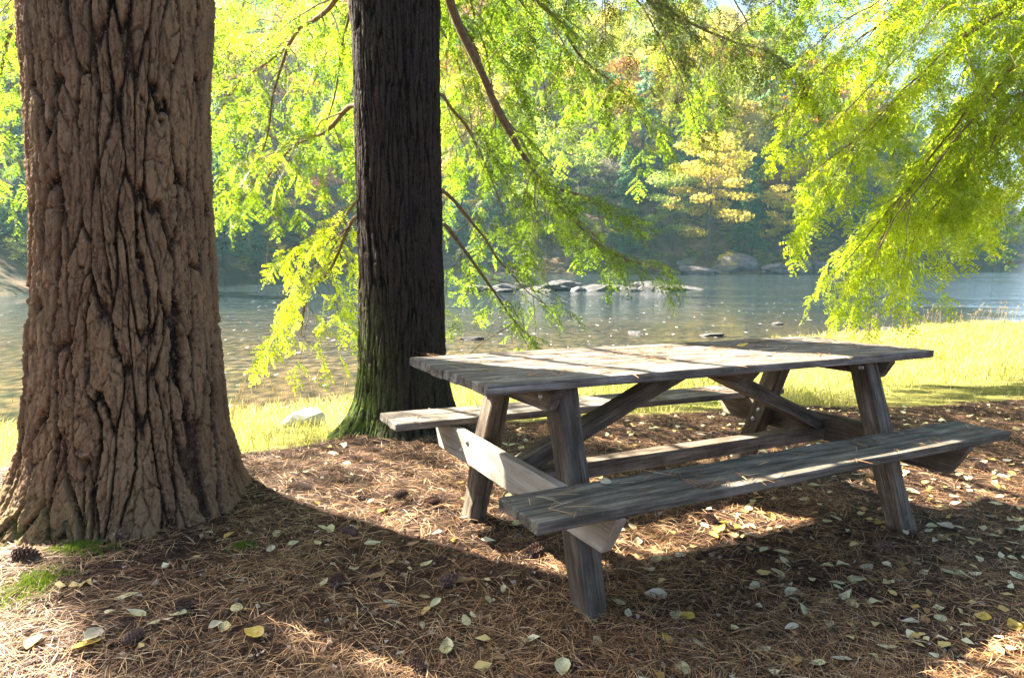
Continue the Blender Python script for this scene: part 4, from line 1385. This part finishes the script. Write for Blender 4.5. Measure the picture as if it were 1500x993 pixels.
for i, (u, v, w, lb) in enumerate(((1040, 492, .35, 'pale flat stone in the water above the table top'), (1137, 475, .26, 'small pale stone in midstream above the table right end'), (930, 488, .3, 'low dark stone in the shallows behind the table'), (690, 497, .3, 'brown stone in the shallows right of the mossy trunk'), (1300, 482, .3, 'brown stone by the right bank weeds'), (470, 604, .14, 'small pale stone at the water edge behind the grass'))):
    D = 2.15 * F / (v - 375)
    boulder(wx(u, D), D, ZW + .0, w, w * .7, w * .28, i, 'rock', lb, g3, i)

# ------------------------------------------------------------------ far trees
def quads_at(pos, nrm, size, r):
    n = len(pos)
    a = r.normal(0, 1, (n, 3)); a -= nrm * np.sum(a * nrm, 1, keepdims=True); a /= np.linalg.norm(a, axis=1, keepdims=True) + 1e-9
    b = np.cross(nrm, a)
    s = size[:, None]
    asp = r.uniform(.5, .9, (n, 1))
    return np.stack([pos - a * s, pos - b * s * asp, pos + a * s, pos + b * s * asp], 1).reshape(-1, 3)


def conifer(seed, n=5200):
    """unit-height hemlock: whorled drooping branches of small leaf facets"""
    r = np.random.default_rng(seed)
    pos, nr, sz = [], [], []
    nb = 95
    for i in range(nb):
        t = .10 + .88 * (i + r.random()) / nb
        a = r.uniform(0, 6.28)
        L = (.235 * (1 - t) ** .75 + .015) * r.uniform(.6, 1.2)
        k = int(n / nb * (L / .14)) + 6
        s = r.random(k) ** .7
        w = .05 * (1 - s * .6) * (L / .2)
        lat = r.normal(0, 1, k) * w * .8
        x = np.cos(a) * s * L - np.sin(a) * lat
        y = np.sin(a) * s * L + np.cos(a) * lat
        z = t + .03 * s - L * .5 * s ** 2 + r.normal(0, .006, k)
        pos.append(np.stack([x, y, z], 1))
        m = np.stack([np.cos(a) * .4 + r.normal(0, .4, k), np.sin(a) * .4 + r.normal(0, .4, k), np.full(k, .9)], 1)
        nr.append(m / np.linalg.norm(m, axis=1, keepdims=True))
        sz.append(r.uniform(.007, .014, k))
    return mesh_np('crown', quads_at(np.concatenate(pos), np.concatenate(nr), np.concatenate(sz), r), np.arange(sum(len(a) for a in pos) * 4).reshape(-1, 4))


def broadleaf(seed, n=5600, wide=.33, low=.25, layered=False):
    r = np.random.default_rng(seed)
    nc = 34
    pos, nr, sz = [], [], []
    for i in range(nc):
        t = low + (1 - low) * r.random() ** .8
        env = wide * math.sqrt(max(.02, 1 - ((t - .6) / .46) ** 2))
        a = r.uniform(0, 6.28); d = env * math.sqrt(r.uniform(.1, 1))
        c = np.array([math.cos(a) * d, math.sin(a) * d, t])
        R = r.uniform(.06, .13)
        k = int(n / nc * (R / .095) ** 2)
        v = r.normal(0, 1, (k, 3)); v /= np.linalg.norm(v, axis=1, keepdims=True)
        rad = R * r.random(k)[:, None] ** .35
        q = c + v * rad * np.array([1.25, 1.25, .42 if layered else .75])
        pos.append(q)
        m = v + r.normal(0, .6, (k, 3)) + np.array([0, 0, .5])
        nr.append(m / np.linalg.norm(m, axis=1, keepdims=True))
        sz.append(r.uniform(.008, .017, k))
    return mesh_np('crown', quads_at(np.concatenate(pos), np.concatenate(nr), np.concatenate(sz), r), np.arange(sum(len(a) for a in pos) * 4).reshape(-1, 4))


def pole_mesh(seed, h, r0, limbs=0):
    r = np.random.default_rng(seed)
    t = np.linspace(-.03, h, 8)
    q = np.stack([.012 * np.sin(t * 5 + seed), .012 * np.cos(t * 4 + seed), t], 1)
    parts = [tube_np(q, np.linspace(r0, r0 * .25, 8), 7)]
    for i in range(limbs):
        z = r.uniform(.3, h * .9); a = r.uniform(0, 6.28); L = r.uniform(.12, .26)
        o = np.array([0, 0, z])
        e = o + np.array([math.cos(a) * L, math.sin(a) * L, L * r.uniform(.4, 1)])
        parts.append(tube_np(np.stack([o, (o + e) / 2 + [0, 0, .01], e]), [r0 * .4, r0 * .25, r0 * .08], 5))
    V, f = join(parts)
    return mesh_np('trunk', V, f, True)


CON = [conifer(i) for i in range(4)]
BRO = [broadleaf(20 + i, layered=(i % 2 == 0)) for i in range(4)]
SHR = [broadleaf(40 + i, 2600, .5, .05) for i in range(3)]
TRC = [pole_mesh(i, .97, .016) for i in range(2)]
TRB = [pole_mesh(5 + i, .8, .016, 9) for i in range(2)]
FM = {'hemlock': mat_leaf('far_hemlock', [(.045, .10, .055), (.09, .16, .07)], [(.15, .33, .15), (.24, .42, .14)], .5, .7, .12),
      'green': mat_leaf('far_green', [(.09, .13, .03), (.14, .18, .04)], [(.36, .46, .07), (.50, .55, .09)], .5, .7, .12),
      'yellow': mat_leaf('far_yellow', [(.32, .27, .04), (.48, .38, .06)], [(.6, .5, .06), (.75, .6, .09)], .5, .7, .12),
      'orange': mat_leaf('far_orange', [(.27, .13, .03), (.38, .19, .04)], [(.48, .22, .03), (.6, .3, .05)], .45, .7, .12),
      'russet': mat_leaf('far_russet', [(.19, .16, .10), (.30, .26, .18)], [(.28, .25, .15), (.38, .34, .22)], .4, .7, .12)}
M['fartrunk'] = mat_plain('far_bark', [(.07, .05, .04), (.16, .13, .11)], 3, .9, .1)
KINDL = {'hemlock': ('far_hemlock', 'dark blue-green hemlock on the hazy far hillside', 'hemlocks on the far hillside'),
         'green': ('far_maple', 'green broadleaf tree on the hazy far hillside', 'green trees on the far hillside'),
         'yellow': ('far_maple', 'yellow-leaved autumn tree on the hazy far hillside', 'yellow trees on the far hillside'),
         'orange': ('far_maple', 'orange-leaved autumn tree on the hazy far hillside', 'orange trees on the far hillside'),
         'russet': ('far_maple', 'pale russet half-bare tree on the hazy far hillside', 'russet trees on the far hillside')}
NT = [0]


def far_tree(x, y, h, kind, label=None):
    i = NT[0]; NT[0] += 1
    nm, lb, gr = KINDL[kind]
    root = empty(nm, (x, y, float(HILL(x, y)) - .1), (0, 0, random.uniform(0, 6.28)))
    root.scale = (h * random.uniform(.85, 1.2), h * random.uniform(.85, 1.2), h)
    tag(root, label or lb, 'tree', gr if label is None else None)
    con = kind == 'hemlock'
    tr = link('trunk', (TRC if con else TRB)[i % 2], M['fartrunk'], root)
    me = (CON if con else BRO)[i % 4]
    c = link('crown', me, None, root)
    if len(me.materials) == 0: me.materials.append(None)
    c.material_slots[0].link = 'OBJECT'; c.material_slots[0].material = FM[kind]


TREES = []
# the ones that can be told apart in the photo
for (u, D, h, kind, lb) in ((1030, 90, 13, 'yellow', 'layered yellow maple above the largest far boulder'), (1060, 100, 16, 'yellow', 'tall yellow maple behind the layered one in the gap of the boughs'),
                            (1150, 97, 12, 'orange', 'rust orange tree just left of the bright bough'), (860, 96, 13, 'russet', 'pale pinkish half-bare tree in the centre gap'),
                            (880, 90, 9, 'russet', 'small pale half-bare tree below the pinkish one'), (970, 128, 19, 'orange', 'bright orange-gold tree high on the hill at centre top'),
                            (1195, 118, 16, 'orange', 'orange tree high on the hill beside the bright bough'), (1075, 122, 17, 'yellow', 'golden tree high on the hill below the dark drooping branch'),
                            (490, 98, 12, 'orange', 'faint orange tree beyond the river left of the mossy trunk'), (1440, 215, 18, 'yellow', 'tawny tree low on the far right bank')):
    x = wx(u, D)
    far_tree(x, D, h, kind, lb)
    TREES.append((x, D))
rr = random.Random(5)
tries = 0
while NT[0] < 345 and tries < 30000:
    tries += 1
    q_ = rr.random()
    D = rr.uniform(34, 240) if q_ < .3 else (rr.uniform(36, 95) if q_ < .5 else rr.uniform(80, 225))
    u = rr.choice((rr.uniform(1120, 1600), rr.uniform(-80, 1580), rr.uniform(320, 530), rr.uniform(640, 1200), rr.uniform(640, 1200)))
    x = wx(u, D)
    d = float(far_dist(np.array(x), np.array(D)))
    if d < 2.5 or d > 150: continue
    z = float(HILL(x, D))
    if (z - 1) / D > .42: continue
    if d > 55 and rr.random() < .45: continue
    sp = 4.6 + d * .025
    if any((x - a) ** 2 + (D - b) ** 2 < sp * sp for a, b in TREES): continue
    lowd = d < 14
    kind = rr.choices(['hemlock', 'green', 'yellow', 'orange', 'russet'], [.62, .19, .16, .01, .02] if lowd else [.44, .18, .24, .12, .02])[0]
    h = rr.uniform(8, 15) if lowd else rr.uniform(13, 21)
    if kind == 'hemlock': h *= 1.15
    far_tree(x, D, h, kind)
    TREES.append((x, D))
ns = 0
tries = 0
SH = []
while ns < 150 and tries < 20000:
    tries += 1
    u = rr.uniform(-60, 1560); D = rr.uniform(34, 215); x = wx(u, D)
    d = float(far_dist(np.array(x), np.array(D)))
    if d < .8 or d > 14: continue
    if any((x - a) ** 2 + (D - b) ** 2 < 5 for a, b in SH): continue
    SH.append((x, D)); ns += 1
    h = rr.uniform(1.6, 4.2)
    o = link('shore_bush', SHR[ns % 3])
    if len(o.data.materials) == 0: o.data.materials.append(None)
    kd = rr.choices(['hemlock', 'green', 'yellow'], [.45, .35, .2])[0]
    o.material_slots[0].link = 'OBJECT'; o.material_slots[0].material = FM[kd]
    o.location = (x, D, float(HILL(x, D)) - .15); o.scale = (h, h, h * .8)
    o.rotation_euler = (0, 0, rr.uniform(0, 6.28))
    tag(o, {'hemlock': 'dark bush at the foot of the far hillside', 'green': 'green bush at the foot of the far hillside', 'yellow': 'yellowing bush at the foot of the far hillside'}[kd], 'bush', {'hemlock': 'dark bushes on the far bank', 'green': 'green bushes on the far bank', 'yellow': 'yellow bushes on the far bank'}[kd])

# ------------------------------------------------------------------ haze over the valley
HAZE = True
if HAZE:
    me = bpy.data.meshes.new('haze')
    b = bmesh.new(); bmesh.ops.create_cube(b, size=1)
    for v in b.verts: v.co = Vector((50 + v.co.x * 460, 155 + v.co.y * 380, 58 + v.co.z * 128))
    b.to_mesh(me); b.free()
    m, nt, out = newmat('haze_air')
    pv = nt.nodes.new('ShaderNodeVolumePrincipled')
    pv.inputs['Color'].default_value = (.46, .82, .94, 1)
    pv.inputs['Density'].default_value = .00036
    pv.inputs['Anisotropy'].default_value = .35
    nt.links.new(pv.outputs[0], out.inputs['Volume'])
    tag(link('haze', me, m), 'thin bluish haze hanging in the river valley', 'haze', kind='stuff')

# ------------------------------------------------------------------ light, sky, camera
EL = math.radians(40)
SH_DIR = np.array([math.cos(math.radians(-30)), math.sin(math.radians(-30))])   # shadows run this way on the ground
to_sun = Vector((-SH_DIR[0] * math.cos(EL), -SH_DIR[1] * math.cos(EL), math.sin(EL)))
sun = bpy.data.lights.new('sun', 'SUN')
sun.energy = 5.0
sun.angle = math.radians(.55)
sun.color = (1.0, .93, .80)
so = bpy.data.objects.new('sun', sun)
so.rotation_euler = to_sun.to_track_quat('Z', 'Y').to_euler()
so.location = (-20, 20, 40)
COL.objects.link(so)

w = bpy.data.worlds.new('World')
SC.world = w
w.use_nodes = True
nt = w.node_tree
bg = nt.nodes['Background']
sky = nt.nodes.new('ShaderNodeTexSky')
sky.sky_type = 'NISHITA'
sky.sun_disc = False
sky.sun_elevation = EL
sky.sun_rotation = math.atan2(to_sun.x, to_sun.y)
sky.air_density = .55
sky.dust_density = 2.5
sky.ozone_density = .6
nt.links.new(sky.outputs[0], bg.inputs[0])
bg.inputs[1].default_value = .05

cam = bpy.data.cameras.new('camera')
cam.sensor_width = 36
cam.lens = F / 1500 * 36
cam.clip_start = .05
cam.clip_end = 2000
co = bpy.data.objects.new('camera', cam)
co.location = (0, 0, HC)
co.rotation_euler = (math.pi / 2 - PITCH, 0, 0)
COL.objects.link(co)
SC.camera = co

SC.view_settings.view_transform = 'Standard'
SC.view_settings.look = 'None'
SC.view_settings.gamma = 1
SC.view_settings.exposure = 3.3
SC.cycles.use_denoising = True
SC.cycles.max_bounces = 8
SC.cycles.diffuse_bounces = 4
SC.cycles.transmission_bounces = 6
SC.cycles.volume_bounces = 1
SC.cycles.sample_clamp_indirect = 6
SC.cycles.caustics_reflective = False
SC.cycles.caustics_refractive = False
